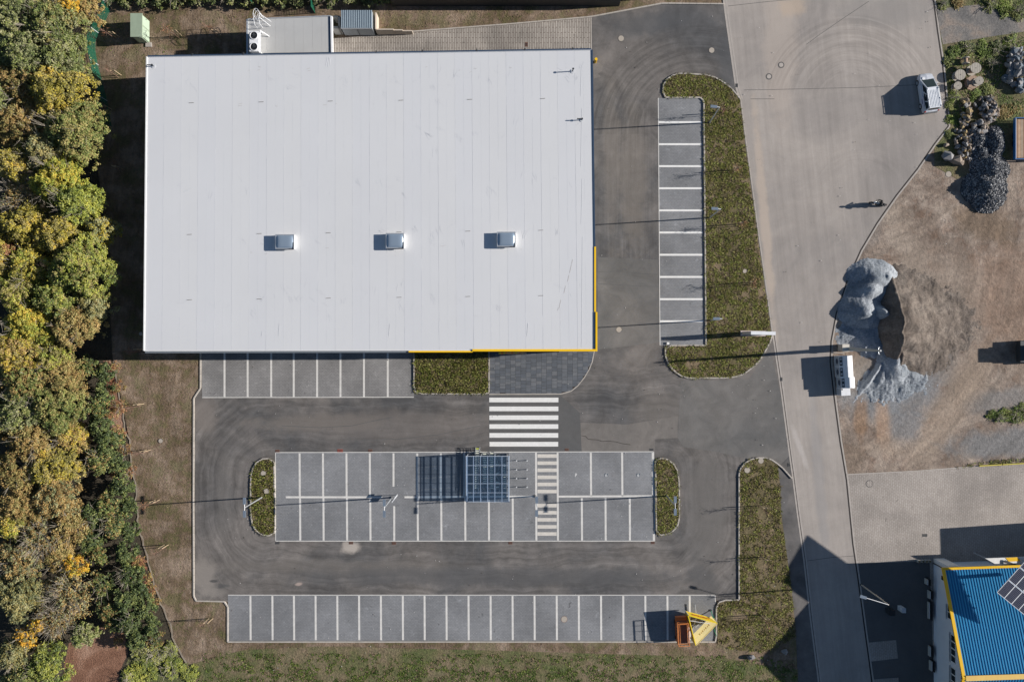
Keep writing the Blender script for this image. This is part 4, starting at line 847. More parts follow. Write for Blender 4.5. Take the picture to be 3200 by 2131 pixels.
lamp(2691, 1826, 2777, 1889, [(2689, 1862)], 'tall white lamp in the dark yard beside the white hall', 7.1, None, 'beige')
# info boards on the middle lamp
p = W(1232, 1560, 1.2); e = empty('notice_board', (p.x, p.y, 0), R(52), 'pair of white sign panels by the lamp in the middle bays', 'sign')
MB().box((0, 0, 1.0), (.95, .07, .42)).build('panel', M['white'], e); MB().box((.42, .06, 1.35), (.5, .06, .3)).build('panel', M['white'], e)
for s in (-.4, .4): MB().tube((s, 0, 0), (s, 0, 1.3), .03).build('post', M['galv'], e)
# concrete mast beside the recycling banks
bp, tp = W(2642, 1090), W(2752, 1096, 9.3); e = empty('utility_pole', (bp.x, bp.y, 0), 0, 'tall tapered grey concrete pole leaning over the gravel beside recycling banks', 'pole'); t = tp-Vector((bp.x, bp.y, 0))
MB().tube((0, 0, 0), (t.x, t.y, 9.3), .24, .11, n=12).build('shaft', M['beige2'], e)
MB().tube((t.x-.05, t.y-.35, 8.9), (t.x-.05, t.y+.35, 8.9), .04).build('crossarm', M['galv'], e)
for s in (-.33, .33, 0): MB().disc((t.x-.05, t.y+s), .06, 8.9 if s else 9.3, 9.12 if s else 9.45, n=10).build('insulator', M['white'], e)
for s in (-.2, .2): MB().sphere((t.x*.55, t.y*.55+s*1.3, 5.6), .07, 8, 5).build('fixing', M['white'], e)
h = 1.35; a, c = W(2634, 1076, h), W(2641.5, 1098, h); p = (W(2618, 1076)+W(2640, 1098))/2
e = empty('electric_cabinet', (W(2628, 1087).x, W(2628, 1087).y, 0), 0, 'beige electric cabinet at the foot of the tall concrete pole', 'cabinet')
MB().box((0, 0, .68), (.72, .78, 1.36)).build('body', M['beige'], e); MB().box((0, 0, 1.39), (.8, .86, .06)).build('lid', plain('cabinet_lid', (.6, .56, .48)), e); MB().box((-.37, 0, .7), (.03, .6, 1.1)).build('door', M['beige'], e)
p = W(2622, 1103, .1); e = empty('wooden_plank', (p.x, p.y, .02), -.08, 'pale plank lying between cabinet and recycling banks', 'plank'); MB().box((0, 0, .05), (1.3, .1, .08)).build('board', M['gutter'], e)
# ------------------------------------------------------------------ recycling banks
prof = [(0, 0), (0, 1.42), (.3, 1.62), (.72, 1.96), (1.02, 1.93), (1.38, 1.72), (1.38, 0)]
WH = plain('bank_white', (.74, .75, .76), .5); WH2 = plain('bank_grey', (.42, .44, .46), .6)
def bank(px, py0, py1, label, logo):
    a = W(px, (py0+py1)/2); ly = (py1-py0)/PXM; e = empty('recycling_bank', (a.x, a.y, 0), R(3), label, 'recycling bank', 'white recycling banks on the road verge')
    n = len(prof); vs_ = [(x, -ly/2, z) for x, z in prof]+[(x, ly/2, z) for x, z in prof]
    MB().raw(vs_, [tuple(range(n)), tuple(range(2*n-1, n-1, -1))]+[(i, n+i, n+(i+1) % n, (i+1) % n) for i in range(n)]).build('body', WH, e)
    MB().box((-.012, 0, .75), (.02, ly*.92, 1.2)).build('front_panel', WH2, e)
    q = MB(); q.tube((-.03, 0, .85), (-.02, 0, .85), .33, n=18); q.build('emblem', plain('emblem_dark', (.06, .07, .1)) if 'emblem_dark' not in bpy.data.materials else bpy.data.materials['emblem_dark'], e)
    sl_ = math.atan2(.2, .3); q = MB()
    q.box((.15, 0, 1.545), (.3, ly*.8, .03), rot=Matrix.Rotation(-sl_, 3, 'Y')); q.build('chute', M['dark'], e)
    for s in (-.18, .22): MB().box((.15, s*ly, 1.565), (.2, .22, .03), rot=Matrix.Rotation(-sl_, 3, 'Y')).build('flap', WH2, e)
bank(2607, 1112, 1145, 'northernmost white recycling bank next to the concrete pole', 0); bank(2609, 1145, 1178, 'middle one of three tall white recycling banks', 1); bank(2614, 1178, 1211, 'southern tall white recycling bank next to the lower white box', 2)
a = W(2614, 1223); e = empty('collection_box', (a.x, a.y, 0), R(3), 'lower plain white box at the south end of the recycling banks', 'box')
MB().box((.52, 0, .68), (1.04, .84, 1.36)).build('body', WH, e); MB().box((-.01, 0, .7), (.03, .7, 1.1)).build('door', WH2, e); MB().box((.1, .3, 1.4), (.16, .14, .08)).build('lock', M['dark'], e); MB().box((.5, 0, 1.375), (1.0, .8, .03)).build('lid', WH, e)
# pylon sign
a = W(2352, 1042); HPy = 3.9; e = empty('pylon_sign', (a.x, a.y, 0), R(-1), 'tall thin white pylon sign crossing the east edge of the planting bed', 'sign')
MB().box((0, 0, .05), (2.86, .62, .3)).build('foundation', plain('pink_concrete', (.5, .42, .38), .9), e)
MB().box((0.02, 0, HPy/2+.2), (2.66, .34, HPy-.35)).build('panel', plain('pylon_grey', (.34, .34, .36), .5), e); MB().box((.02, 0, HPy+.03), (2.72, .38, .1)).build('cap', WH, e)
MB().box((-1.33, 0, HPy/2+.2), (.05, .3, HPy-.5)).build('edge_trim', plain('pylon_edge', (.5, .46, .45)), e)
# small marker slabs by the bay corner
p = W(2087, 1073); e = empty('marker_slab', (p.x, p.y, 0), 0, 'small square white slab on the kerb at the south end of the east bays', 'slab'); MB().box((0, 0, .16), (.26, .26, .06)).build('slab', M['paint'], e)
# ------------------------------------------------------------------ cart shelter
HSh = 2.55; a, c = W(1457, 1424, HSh), W(1591, 1569, HSh); sc_ = (a+c)/2; sw, sdp = abs(c.x-a.x), abs(a.y-c.y)
sh = empty('cart_shelter', (sc_.x, sc_.y, 0), 0, 'glass roofed steel shelter full of shopping carts in the middle bays', 'shelter')
ST = plain('shelter_steel', (.62, .67, .72), .45, .2); GL = glassmat('roof_glass', (.16, .26, .38), .04, .93, (.86, .9, .95)); GS = glassmat('side_glass', (.03, .10, .18), .08, .62, (.42, .52, .62)); GC = glassmat('clear_side_glass', (.2, .3, .4), .06, .85, (.8, .85, .9))
for i in range(7): x = -sw/2+sw*i/6; MB().box((x, 0, HSh-.03), (.09 if i in (0, 6) else .07, sdp, .08)).build('rafter', ST, sh)
ys = [sdp/2-.05, sdp/2-1.08, sdp/2-2.1, sdp/2-3.1, sdp/2-4.12, -sdp/2+.05]
for y in ys: MB().box((0, y, HSh-.035), (sw-.1, .05, .06)).build('purlin', ST, sh)
pmesh = {}
for i in range(6):
    for j in range(5):
        hh = round(abs(ys[j]-ys[j+1]), 2)
        if hh not in pmesh: pmesh[hh] = MB().box((0, 0, 0), (sw/6-.02, hh-.02, .015)).mesh('roof_pane', GL)
        link('roof_pane', pmesh[hh], sh, (-sw/2+sw*(i+.5)/6, (ys[j]+ys[j+1])/2, HSh+.03))
for i in (0, 2, 4, 6):
    for y in (sdp/2-.1, -sdp/2+.1): x = -sw/2+.06+(sw-.12)*i/6; MB().box((x, y, HSh/2-.05), (.08, .08, HSh-.1)).build('post', ST, sh)
for s, mm in ((-1, GC), (1, GS)):
    for k in range(4):
        y = -sdp/2+sdp*(k+.5)/4; MB().box((s*(sw/2-.05), y, 1.27), (.03, sdp/4-.06, 2.2)).build('side_pane', mm, sh)
    for z in (.15, 1.25, 2.35): MB().box((s*(sw/2-.05), 0, z), (.06, sdp-.2, .05)).build('side_rail', ST, sh)
for k in range(4): MB().box((-sw/2+sw*(k+.5)/4, -sdp/2+.05, 1.27), (sw/4-.06, .03, 2.2)).build('back_pane', GC, sh)
for x in (-1.6, -.8, 0, .8, 1.55): MB().tube((x, -sdp/2+.3, .25), (x, sdp/2-.4, .25), .02).build('lane_rail', M['galv'], sh)
# shopping carts, nested in rows: one proto, copies share meshes
def cart_parts():
    f = MB(); W1, W2, Lb = .27, .2, .82
    for z, s in ((.95, 1.0), (.78, .93), (.62, .86), (.5, .8)):
        w1, w2 = W1*s, W2*s; f.path([(-w1, 0, z), (-w2, -Lb*s, z-.03), (w2, -Lb*s, z-.03), (w1, 0, z)], .009, n=4)
    for t in (.0, .33, .66, 1.0):
        y = -Lb*t; w_ = W1+(W2-W1)*t
        for s in (-1, 1): f.tube((s*w_, y, .94), (s*w_*.82, y*.82, .5), .007, n=4)
    for i in range(5): x = -.16+.08*i; f.tube((x, 0, .48), (x*.85, -Lb*.8, .46), .007, n=4)
    fr = MB()
    for s in (-1, 1): fr.path([(s*.26, .06, .95), (s*.25, -.02, .25), (s*.2, -.85, .16)], .016, n=5); fr.disc((s*.25, -.02), .05, .02, .12, n=8); fr.disc((s*.2, -.82), .05, .02, .12, n=8)
    hd = MB().tube((-.27, .08, 1.0), (.27, .08, 1.0), .022, n=6); st = MB().box((0, -.03, .93), (.34, .1, .02)).box((0, .03, .86), (.34, .015, .18))
    return f.mesh('basket', CWIRE), fr.mesh('chassis', M['galv']), hd.mesh('handle', CH), st.mesh('child_seat', CS)
CWIRE = plain('cart_wire', (.5, .53, .52), .3, .6); CH = plain('cart_handle', (.12, .13, .14), .4); CS = plain('child_seat_pale', (.72, .74, .62), .5); CS2 = plain('child_seat_yellow', (.62, .68, .12), .5)
CP = cart_parts()
def cart(x, y, rz, label, group, seat=None):
    e = empty('shopping_cart', (x, y, .02), rz, label, 'shopping cart', group)
    for me, nm in zip(CP, ('basket', 'chassis', 'handle', 'child_seat')):
        o = link(nm, me, e)
        if nm == 'child_seat' and seat: o.material_slots[0].link = 'OBJECT'; o.material_slots[0].material = seat
ORD = ['first', 'second', 'third', 'fourth', 'fifth', 'sixth', 'seventh', 'eighth', 'ninth', 'tenth', 'eleventh', 'twelfth', 'thirteenth', 'fourteenth', 'fifteenth', 'sixteenth', 'seventeenth', 'eighteenth', 'nineteenth', 'twentieth']
for ci, (px, y0, y1, n, rn) in enumerate(((1492, 1402, 1524, 19, 'leftmost full row'), (1514.5, 1418, 1510, 15, 'second full row'), (1536, 1416.5, 1524, 17, 'third full row'), (1574.5, 1450, 1524, 12, 'rightmost row'))):
    for k in range(n):
        p = W(px+RNG.normal(0, .5)-(k*.15 if ci == 0 else -k*.05), y0+(y1-y0)*k/(n-1), .95)
        cart(p.x, p.y+.03, RNG.normal(0, .03), '%s shopping cart from the open front in the %s under the glass shelter' % (ORD[k], rn), 'nested shopping carts in the shelter', CS2 if (ci == 0 and k in (0,)) else None)
for k, (y, rz) in enumerate(((1424, .2), (1450, -.1), (1478, .35), (1506, 0), (1521, 0))):
    p = W(1554.5, y, .95); cart(p.x, p.y, rz, ['odd shopping cart set askew at the front of the gap row', 'flat wire cart second in the gap row', 'twisted cart with pale bag in the gap row', 'cart with white seat flap near the back of the gap row', 'last cart at the back of the gap row'][k], 'loose shopping carts between the rows')
for i, y in enumerate((1439.5, 1467.5, 1495, 1522)):
    for j, x in enumerate((1614, 1647)):
        p = W(x, y, .42); e = empty('steel_bollard', (p.x, p.y, 0), 0, ('short steel bollard, %s from top in the %s column right of the cart shelter' % (ORD[i], ('left', 'right')[j])), 'bollard', 'eight short bollards beside the shelter')
        MB().tube((0, 0, 0), (0, 0, .42), .045, n=10).build('post', M['galv'], e); MB().disc((0, 0), .06, .42, .46, n=10).build('cap', M['white'], e)
for k, (x, y, rz, lab) in enumerate(((1468, 1412, 1.6, 'dark cart parked crosswise at the shelter mouth, left one'), (1480, 1414, 1.4, 'dark cart parked crosswise at the shelter mouth, right one'))):
    pass
# ------------------------------------------------------------------ billboard trailer and orange lift
tri = [(2150.8, 1922), (2242.5, 1946.6), (2174.6, 2016.7)]; HT, HBn = 2.0, .62; tp = [W(x, y, HT) for x, y in tri]; cc = sum(tp, Vector())/3
e = empty('billboard_trailer', (cc.x, cc.y, 0), 0, 'three sided yellow banner trailer parked in the last south bay', 'billboard')
YB = plain('yellow_banner', (.85, .62, .02), .5, 0, .06, 2); CB = leafmat('cream_banner', [(.1, (.80, .70, .36)), (.9, (.84, .76, .44))], .5, .62); RB_ = plain('banner_red', (.7, .10, .01), .5)
loc = [Vector((p.x-cc.x, p.y-cc.y, 0)) for p in tp]
for i in range(3):
    a, c = loc[i], loc[(i+1) % 3]; m = (a+c)/2; d = (c-a); ang = math.atan2(d.y, d.x)
    out = Vector((d.y, -d.x, 0)).normalized(); out = out if out.dot(m) > 0 else -out
    lean = -out*.55 if i == 1 else Vector((0, 0, 0)); zb1 = HBn; mt_ = CB if i == 1 else YB
    A0, A1, C0, C1 = a+lean+Vector((0, 0, zb1)), a+Vector((0, 0, HT)), c+lean+Vector((0, 0, zb1)), c+Vector((0, 0, HT)); th_ = out*.02
    o = MB().raw([A0, C0, C1, A1, A0+th_, C0+th_, C1+th_, A1+th_] if i != 1 else [A0, C0, C1, A1], [(0, 1, 2, 3), (7, 6, 5, 4), (0, 4, 5, 1), (1, 5, 6, 2), (2, 6, 7, 3), (3, 7, 4, 0)] if i != 1 else [(0, 1, 2, 3)]).build('banner', mt_, e)
    q = MB()
    for z in (HT+.0, HBn): q.box(m+Vector((0, 0, z)), (d.length, .09, .06), rot=ang)
    q.build('frame_rail', YB if i != 1 else CB, e)
    q = MB(); nlet = 9 if i == 0 else 7
    for k in range(nlet):
        t = .2+.6*k/nlet
        for sgn, off in ((1, .052), ):
            c2 = a.lerp(c, t)+out*off; q.box(c2+Vector((0, 0, 1.35+.05*math.sin(k*2))), (.13, .015, .28 if k % 3 else .4), rot=ang)
            q.box(c2+(c-a).normalized()*.09+Vector((0, 0, 1.45 if k % 2 else 1.25)), (.1, .015, .07), rot=ang)
    if i != 1: q.build('banner_print', RB_, o)
    if i == 1:
        q = MB()
        for k in range(7): c2 = a.lerp(c, .25+.07*k)-out*.31; q.box(c2+Vector((0, 0, 1.35)), (.12, .012, .25 if k % 2 else .36), rot=ang)
        q.build('banner_print', plain('print_through', (.6, .42, .22), .6) if 'print_through' not in bpy.data.materials else bpy.data.materials['print_through'], o)
for p in loc: MB().tube((p.x, p.y, .3), (p.x, p.y, HT+.03), .05).build('corner_post', M['galv'], e)
MB().box((-.3, 0, .3), (.1, 2.3, .08), rot=-.3).box((.5, .1, .3), (.1, 1.8, .08), rot=-.9).build('chassis', M['galv'], e); MB().tube((loc[0].x, loc[0].y-.6, 1.9), (loc[1].x-.8, loc[1].y-.1, 1.9), .03).build('cross_bar', M['white'], e)
for s in (-1, 1): MB().tube((s*.75-.06, 0, .3), (s*.75+.06, 0, .3), .3, n=16).build('wheel', M['black'], e)
MB().box((-.2, 1.5, .45), (.08, 1.3, .08), rot=.1).build('drawbar', M['galv'], e)
# lift
OR = plain('orange_paint', (.62, .15, .025), .45, 0, .1, 3); ORD_ = plain('orange_deck', (.25, .10, .06), .7, 0, .2, 3); OR2 = plain('orange_rail', (.80, .27, .07), .4)
p = (W(2113, 1934, 1.0)+W(2149, 2012, 1.0))/2; e = empty('scissor_lift', (p.x, p.y, 0), R(3), 'orange scissor lift with open platform beside the yellow banner trailer', 'lift')
MB().box((0, 0, .45), (1.2, 2.5, .5)).build('base', OR, e); MB().box((0, 0, .98), (1.25, 2.6, .1)).build('platform', ORD_, e); MB().box((0, 1.48, .8), (1.25, .4, .5)).build('control_box', OR, e)
q = MB()
for s in (-1, 1): q.box((s*.5, 0, .84), (.06, 2.2, .07), rot=Matrix.Rotation(.12, 3, 'X')); q.box((s*.44, 0, .84), (.06, 2.2, .07), rot=Matrix.Rotation(-.12, 3, 'X'))
q.build('scissor_arms', M['dark'], e); q = MB()
for z in (1.55, 2.05):
    q.path([(-.6, -1.27, z), (.6, -1.27, z), (.6, 1.27, z), (-.6, 1.27, z), (-.6, -1.27, z)], .03)
for x, y in ((-.6, -1.27), (.6, -1.27), (.6, 1.27), (-.6, 1.27), (-.6, 0), (.6, 0), (-.6, .64), (.6, -.64)): q.tube((x, y, 1), (x, y, 2.05), .025)
q.path([(-.42, -1.0, 2.07), (.42, -1.0, 2.07), (.42, 1.2, 2.07), (-.42, 1.2, 2.07), (-.42, -1.0, 2.07)], .022); q.build('guard_rail', OR2, e)
for x in (-.6, .6):
    for y in (-.9, .9): MB().tube((x-.08, y, .2), (x+.08, y, .2), .2, n=14).build('wheel', M['black'], e)
GRN = plain('green_post', (.02, .30, .16), .5)
for x0, y0, x1, y1, lab in ((2227, 1914, 2230, 1932, 'thin green stick leaning at the kerb above the banner trailer'), (2233, 1962, 2236, 1978, 'thin green stick leaning at the kerb right of the banner trailer')):
    a, c = W(x0, y0, .9), W(x1, y1, .1); o = empty('green_stake', (a.x, a.y, 0), 0, lab, 'stake'); MB().tube((0, 0, .05), (c.x-a.x-.1, c.y-a.y, .95), .04).build('rod', GRN, o); MB().disc((0, 0), .12, 0, .1, n=10).build('foot', M['dark'], o)
# ------------------------------------------------------------------ van
vc = W(2902, 290, .8); van = empty('van', (vc.x, vc.y, 0), R(8), 'silver grey estate van with ribbed roof parked alone on the wide road', 'van')
SIL = plain('silver_paint', (.60, .62, .66), .28, .1, .04); ROOFP = plain('van_roof_paint', (.72, .74, .77), .3, .0, .04); TRM = plain('bumper_grey', (.12, .125, .13), .6)
st = [(-2.2, .70, .74, .72, .45, .95), (-2.1, .80, .85, .80, .3, 1.0), (-1.4, .88, .89, .84, .25, 1.0), (0, .88, .9, .86, .25, .98), (1.1, .88, .9, .84, .25, .95), (1.35, .87, .88, .82, .25, .92), (1.7, .86, .86, .76, .25, .88), (2.0, .80, .80, .66, .28, .80), (2.2, .66, .66, .52, .36, .64), (2.26, .5, .5, .4, .42, .5)]
vs_ = []; n = 7
for y, w0, w1, w2, z0, z2 in st:
    vs_ += [(-w0, y, z0), (-w1, y, (z0+z2)/2), (-w2, y, z2), (0, y, z2+.05), (w2, y, z2), (w1, y, (z0+z2)/2), (w0, y, z0)]
fs = [(j*n+i, j*n+i+1, (j+1)*n+i+1, (j+1)*n+i) for j in range(len(st)-1) for i in range(n-1)]+[(j*n+n-1, j*n, (j+1)*n, (j+1)*n+n-1) for j in range(len(st)-1)]+[tuple(range(n-1, -1, -1)), tuple(range((len(st)-1)*n, len(st)*n))]
MB().raw(vs_, fs).build('body', SIL, van, smooth=False)
zr = 1.78; ca = [(-.80, -2.12, .96), (.80, -2.12, .96), (.80, 1.55, .88), (-.80, 1.55, .88)]; cr = [(-.66, -1.98, zr), (.66, -1.98, zr), (.62, .30, zr), (-.62, .30, zr)]
MB().raw(ca+cr, [(3, 2, 1, 0), (4, 5, 6, 7), (0, 1, 5, 4), (1, 2, 6, 5), (2, 3, 7, 6), (3, 0, 4, 7)]).build('cabin', SIL, van)
def pane(nm, q, mat=None, off=.008):
    q = [Vector(p) for p in q]; nrm = (q[1]-q[0]).cross(q[2]-q[0]).normalized(); c0 = sum(q, Vector())/4
    if nrm.dot(c0-Vector((0, -.4, 1.2))) < 0: q = q[::-1]; nrm = -nrm
    return MB().raw([p+nrm*off for p in q]+[p-nrm*.01 for p in q], [(0, 1, 2, 3), (0, 4, 5, 1), (1, 5, 6, 2), (2, 6, 7, 3), (3, 7, 4, 0)]).build(nm, mat or M['glass'], van)
def bl(a, c, d, e_, u, v): return Vector(a).lerp(Vector(c), u).lerp(Vector(e_).lerp(Vector(d), u), v)
def quad(F, u0, u1, v0, v1): return [bl(*F, u0, v0), bl(*F, u1, v0), bl(*F, u1, v1), bl(*F, u0, v1)]
FW = (ca[3], ca[2], cr[2], cr[3]); pane('windscreen', quad(FW, .07, .93, .06, .93))
for sgn, F in ((-1, (ca[0], ca[3], cr[3], cr[0])), (1, (ca[1], ca[2], cr[2], cr[1]))):
    for u0, u1 in ((.05, .30), (.34, .62), (.66, .93)): pane('side_window', quad(F, u0, u1, .26, .82))
pane('rear_window', quad((ca[0], ca[1], cr[1], cr[0]), .1, .9, .3, .88))
ro = MB().box((0, -.84, zr+.01), (1.34, 2.32, .04)).build('roof', ROOFP, van); q = MB()
for i in range(6): MB().box((-.44+.176*i, -.95, zr+.04), (.09, 1.95, .03)).build('roof_rib', plain('roof_rib_silver', (.8, .82, .84), .3, .0) if i == 0 else bpy.data.materials['roof_rib_silver'], ro)
for s in (-1, 1):
    o = MB().tube((s*.66, -1.9, zr+.1), (s*.62, .25, zr+.1), .028, n=6).build('roof_rail', M['alu'], van)
    for y in (-1.85, -1.0, .2): MB().box((s*.65, y, zr+.05), (.06, .14, .08)).build('rail_foot', M['black'], o)
    o = MB().box((s*.99, .95, 1.02), (.18, .1, .14)).build('mirror', SIL, van); MB().tube((s*.86, .95, .97), (s*.95, .95, 1.0), .03).build('mirror_arm', M['black'], o)
    MB().box((s*.62, 2.0, .68), (.24, .16, .1), rot=s*-.5).build('headlight', M['white'], van); MB().box((s*.76, -2.16, .85), (.12, .1, .32)).build('tail_light', M['red'], van)
    for y in (-1.35, 1.35):
        o = MB().tube((s*.72, y, .32), (s*.91, y, .32), .32, n=20).build('wheel', M['black'], van); MB().tube((s*.90, y, .32), (s*.925, y, .32), .2, n=14).build('rim', M['alu'], o)
MB().box((0, -2.22, .5), (1.56, .16, .3)).build('rear_bumper', TRM, van); MB().box((0, 2.17, .42), (1.3, .14, .24)).build('front_bumper', TRM, van); MB().box((0, -2.18, .78), (.5, .06, .14)).build('licence_plate', M['white'], van)
q = MB(); n = 20; d0 = [Vector((-.905, -.95+.62*math.cos(2*math.pi*i/n), .95+.3*math.sin(2*math.pi*i/n))) for i in range(n)]; q.raw([p+Vector((.13*max(0, p.z-.93), 0, 0)) for p in d0]+[p+Vector((.03, 0, 0)) for p in d0], [tuple(range(n-1, -1, -1))]+[(i, (i+1) % n, n+(i+1) % n, n+i) for i in range(n)])
q.build('side_decal', plain('decal_pale', (.5, .52, .62), .5), van); q = MB()
for i in range(6): q.box((-.915, -1.2+.1*i, .9), (.012, .05, .16))
q.build('decal_print', plain('decal_blue', (.06, .07, .2)), van); MB().disc((-.42, 1.62), .17, .93, .945, n=18).build('bonnet_decal', WH, van)
# ------------------------------------------------------------------ rider on motorcycle
bp = W(2738, 640); mc = empty('motorcycle', (bp.x, bp.y, 0), R(168), 'dark motorcycle with grey tank on the wide road near the dirt edge', 'motorcycle')
for x, nm in ((.68, 0), (-.62, 1)):
    o = MB().tube((x, -.06, .31), (x, .06, .31), .31, n=18).build('wheel', M['black'], mc); MB().tube((x, -.07, .31), (x, .07, .31), .18, n=12).build('rim', M['alu'], o)
q = MB().tube((.68, -.08, .31), (.42, -.09, .95), .03).tube((.68, .08, .31), (.42, .09, .95), .03); q.build('fork', M['alu'], mc)
q = MB().box((.02, 0, .5), (.5, .3, .36)).tube((-.62, .1, .31), (-.1, .1, .45), .035).tube((-.62, -.1, .31), (-.1, -.1, .45), .035); q.build('engine', M['dark'], mc)
q = MB().sphere((.18, 0, .86), (.28, .17, .14), 12, 8); q.build('tank', plain('tank_grey', (.42, .43, .42), .3, .3), mc, smooth=True)
q = MB().box((-.3, 0, .8), (.62, .28, .12)).box((-.68, 0, .86), (.3, .2, .1)); q.build('seat', M['black'], mc)
q = MB().tube((.4, -.36, 1.02), (.46, 0, .97), .018).tube((.46, 0, .97), (.4, .36, 1.02), .018); q.build('handlebar', M['dark'], mc)
q = MB().sphere((.55, 0, .88), (.1, .12, .12), 10, 6); q.build('headlight', M['white'], mc); MB().box((.7, 0, .66), (.42, .16, .04)).build('mudguard', M['black'], mc)
MB().box((-.84, 0, .82), (.05, .14, .07)).build('tail_light', M['red'], mc)
def skin_obj(name, verts, edges, rad, mat, parent, lev=1):
    me = bpy.data.meshes.new(name); me.from_pydata(verts, edges, []); me.materials.append(mat); o = link(name, me, parent)
    o.modifiers.new('Skin', 'SKIN'); o.modifiers['Skin'].use_smooth_shade = True
    for i, r in enumerate(rad):
        r = r if hasattr(r, '__len__') else (r, r); me.skin_vertices[0].data[i].radius = r; me.skin_vertices[0].data[i].use_root = (i == 0)
    s = o.modifiers.new('Sub', 'SUBSURF'); s.levels = lev; s.render_levels = lev; return o
per = empty('person', (bp.x, bp.y, 0), R(168), 'person in black jacket and dark helmet seated on the motorcycle', 'person')
PVs = [(-.2, 0, .92), (-.18, 0, 1.1), (-.08, 0, 1.32), (.0, 0, 1.47), (.03, 0, 1.55),
      (-.02, .19, 1.42), (.14, .31, 1.2), (.36, .33, 1.06), (-.02, -.19, 1.42), (.14, -.31, 1.2), (.36, -.33, 1.06),
      (-.16, .13, .9), (.22, .22, .78), (.02, .2, .38), (.12, .2, .30), (-.16, -.13, .9), (.22, -.22, .78), (.02, -.2, .38), (.12, -.2, .30)]
PE = [(0, 1), (1, 2), (2, 3), (3, 4), (3, 5), (5, 6), (6, 7), (3, 8), (8, 9), (9, 10), (0, 11), (11, 12), (12, 13), (13, 14), (0, 15), (15, 16), (16, 17), (17, 18)]
PR = [(.17, .13), (.16, .12), (.19, .13), (.13, .1), .06, .09, .065, .045, .09, .065, .045, .11, .085, .055, .05, .11, .085, .055, .05]
CLO = plain('black_jacket', (.018, .018, .02), .8); skin_obj('body', PVs, PE, PR, CLO, per)
hb = MB().sphere((.06, 0, 1.66), (.15, .125, .155), 16, 10).build('helmet', plain('dark_helmet', (.02, .012, .01), .25), per, smooth=True); MB().box((.18, 0, 1.66), (.05, .17, .09)).build('visor', M['glass'], hb)
SK = plain('skin', (.45, .27, .19), .6); MB().sphere((.1, 0, 1.62), (.09, .08, .1), 12, 8).build('face', SK, per, smooth=True)
for s in (-1, 1):
    V = [(.37, s*.33, 1.05), (.41, s*.33, 1.04)]; E_ = [(0, 1)]; Rr = [.03, .035]
    for k in range(4): b0 = len(V); V += [(.44, s*(.29+.025*k), 1.05), (.465, s*(.29+.025*k), 1.02), (.44, s*(.29+.025*k), .99)]; E_ += [(1, b0), (b0, b0+1), (b0+1, b0+2)]; Rr += [.011, .01, .009]
    b0 = len(V); V += [(.41, s*.27, 1.0), (.43, s*.26, .98)]; E_ += [(1, b0), (b0, b0+1)]; Rr += [.012, .01]; skin_obj('hand', V, E_, Rr, SK, per)
# ------------------------------------------------------------------ yard things
DR = [plain('drum_wood', (.42, .38, .32), .85, 0, .25, 3), plain('drum_wood_red', (.40, .28, .2), .85, 0, .25, 3)]
def drum(px, py, r, h, lab, z=0, side=False, mt=0, grp='wooden cable drums in the grass'):
    p = W(px, py, z+h); e = empty('cable_drum', (p.x, p.y, z), 0, lab, 'cable drum', grp); r /= PXM
    a = (0, 0, 0); ax = Vector((0, 0, 1))
    def cyl(z0, z1, rr, nm, mat, par):
        return (MB().tube((0, 0, z0), (0, 0, z1), rr, n=24) if not side else MB().tube((-.12, z0-h/2, r), (.12, z1-h/2, r), rr, n=24) if False else MB().tube((0, z0-h/2, r), (0, z1-h/2, r), rr, n=24)).build(nm, mat, par)
    cyl(0, .08, r, 'flange', DR[mt], e); f = cyl(h-.08, h, r, 'flange', DR[mt], e); cyl(.08, h-.08, r*.5, 'core', DR[1], e)
    if not side:
        MB().disc((0, 0), .05, h, h+.012, n=8).build('axle_hole', M['black'], f)
        for k in range(-2, 3): MB().box((k*r*.33, 0, h+.003), (.012, 2*math.sqrt(max(.01, r*r*.9-(k*r*.33)**2)), .006)).build('board_gap', M['castiron'], f)
    return e
drum(3050, 213, 16.5, 1.0, 'largest pale cable drum standing upright, the upper right of the group'); drum(3001.5, 234, 16.5, .75, 'cable drum half in shade at the left of the group')
drum(3041, 257, 20, .55, 'widest reddish cable drum carrying a smaller drum', mt=1); drum(3061, 252.5, 12.8, .6, 'small pale cable drum lying on top of the widest reddish one', z=.56)
drum(2994, 268, 12.3, .7, 'small pale cable drum standing lowest at the road edge'); drum(3022, 188, 11, .7, 'cable drum lying on its side at the top of the group', side=True)
# blue flatbed trailer
p0, p1 = W(3172, 368, 1.0), W(3262, 498, 1.0); tw, tl = abs(p1.x-p0.x), abs(p1.y-p0.y); p = (p0+p1)/2; BLU = plain('trailer_blue', (.01, .10, .28), .4)
e = empty('flatbed_trailer', (p.x, p.y, 0), 0, 'blue edged flatbed trailer with wooden plank deck at the right edge', 'trailer'); pk = [plain('plank_brown', c, .85, 0, .3, 3) for c in ((.30, .17, .10), (.46, .31, .2), (.36, .27, .19))]
nb = 10
for i in range(nb): MB().box((-tw/2+.12+(tw-.24)*(i+.5)/nb, 0, .84), ((tw-.24)/nb-.02, tl-.35, .05)).build('plank', pk[i % 3], e)
for s in (-1, 1): MB().box((s*(tw/2-.04), 0, .85), (.09, tl, .38)).build('side_board', BLU, e); MB().box((0, s*(tl/2-.04), .8502), (tw-.18, .09, .38)).build('end_board', BLU, e)
for s in (-1, 1): MB().box((s*(tw/2-.1), 0, 1.045), (.05, tl-.1, .02)).build('top_rail', M['alu'], e)
MB().box((0, 0, .62), (.9, tl-.6, .2)).build('chassis', M['dark'], e)
for s in (-1, 1):
    for y in (-.5, .5): MB().tube((s*(tw/2-.35)-.12, y, .36), (s*(tw/2-.35)+.12, y, .36), .36, n=18).build('wheel', M['black'], e)
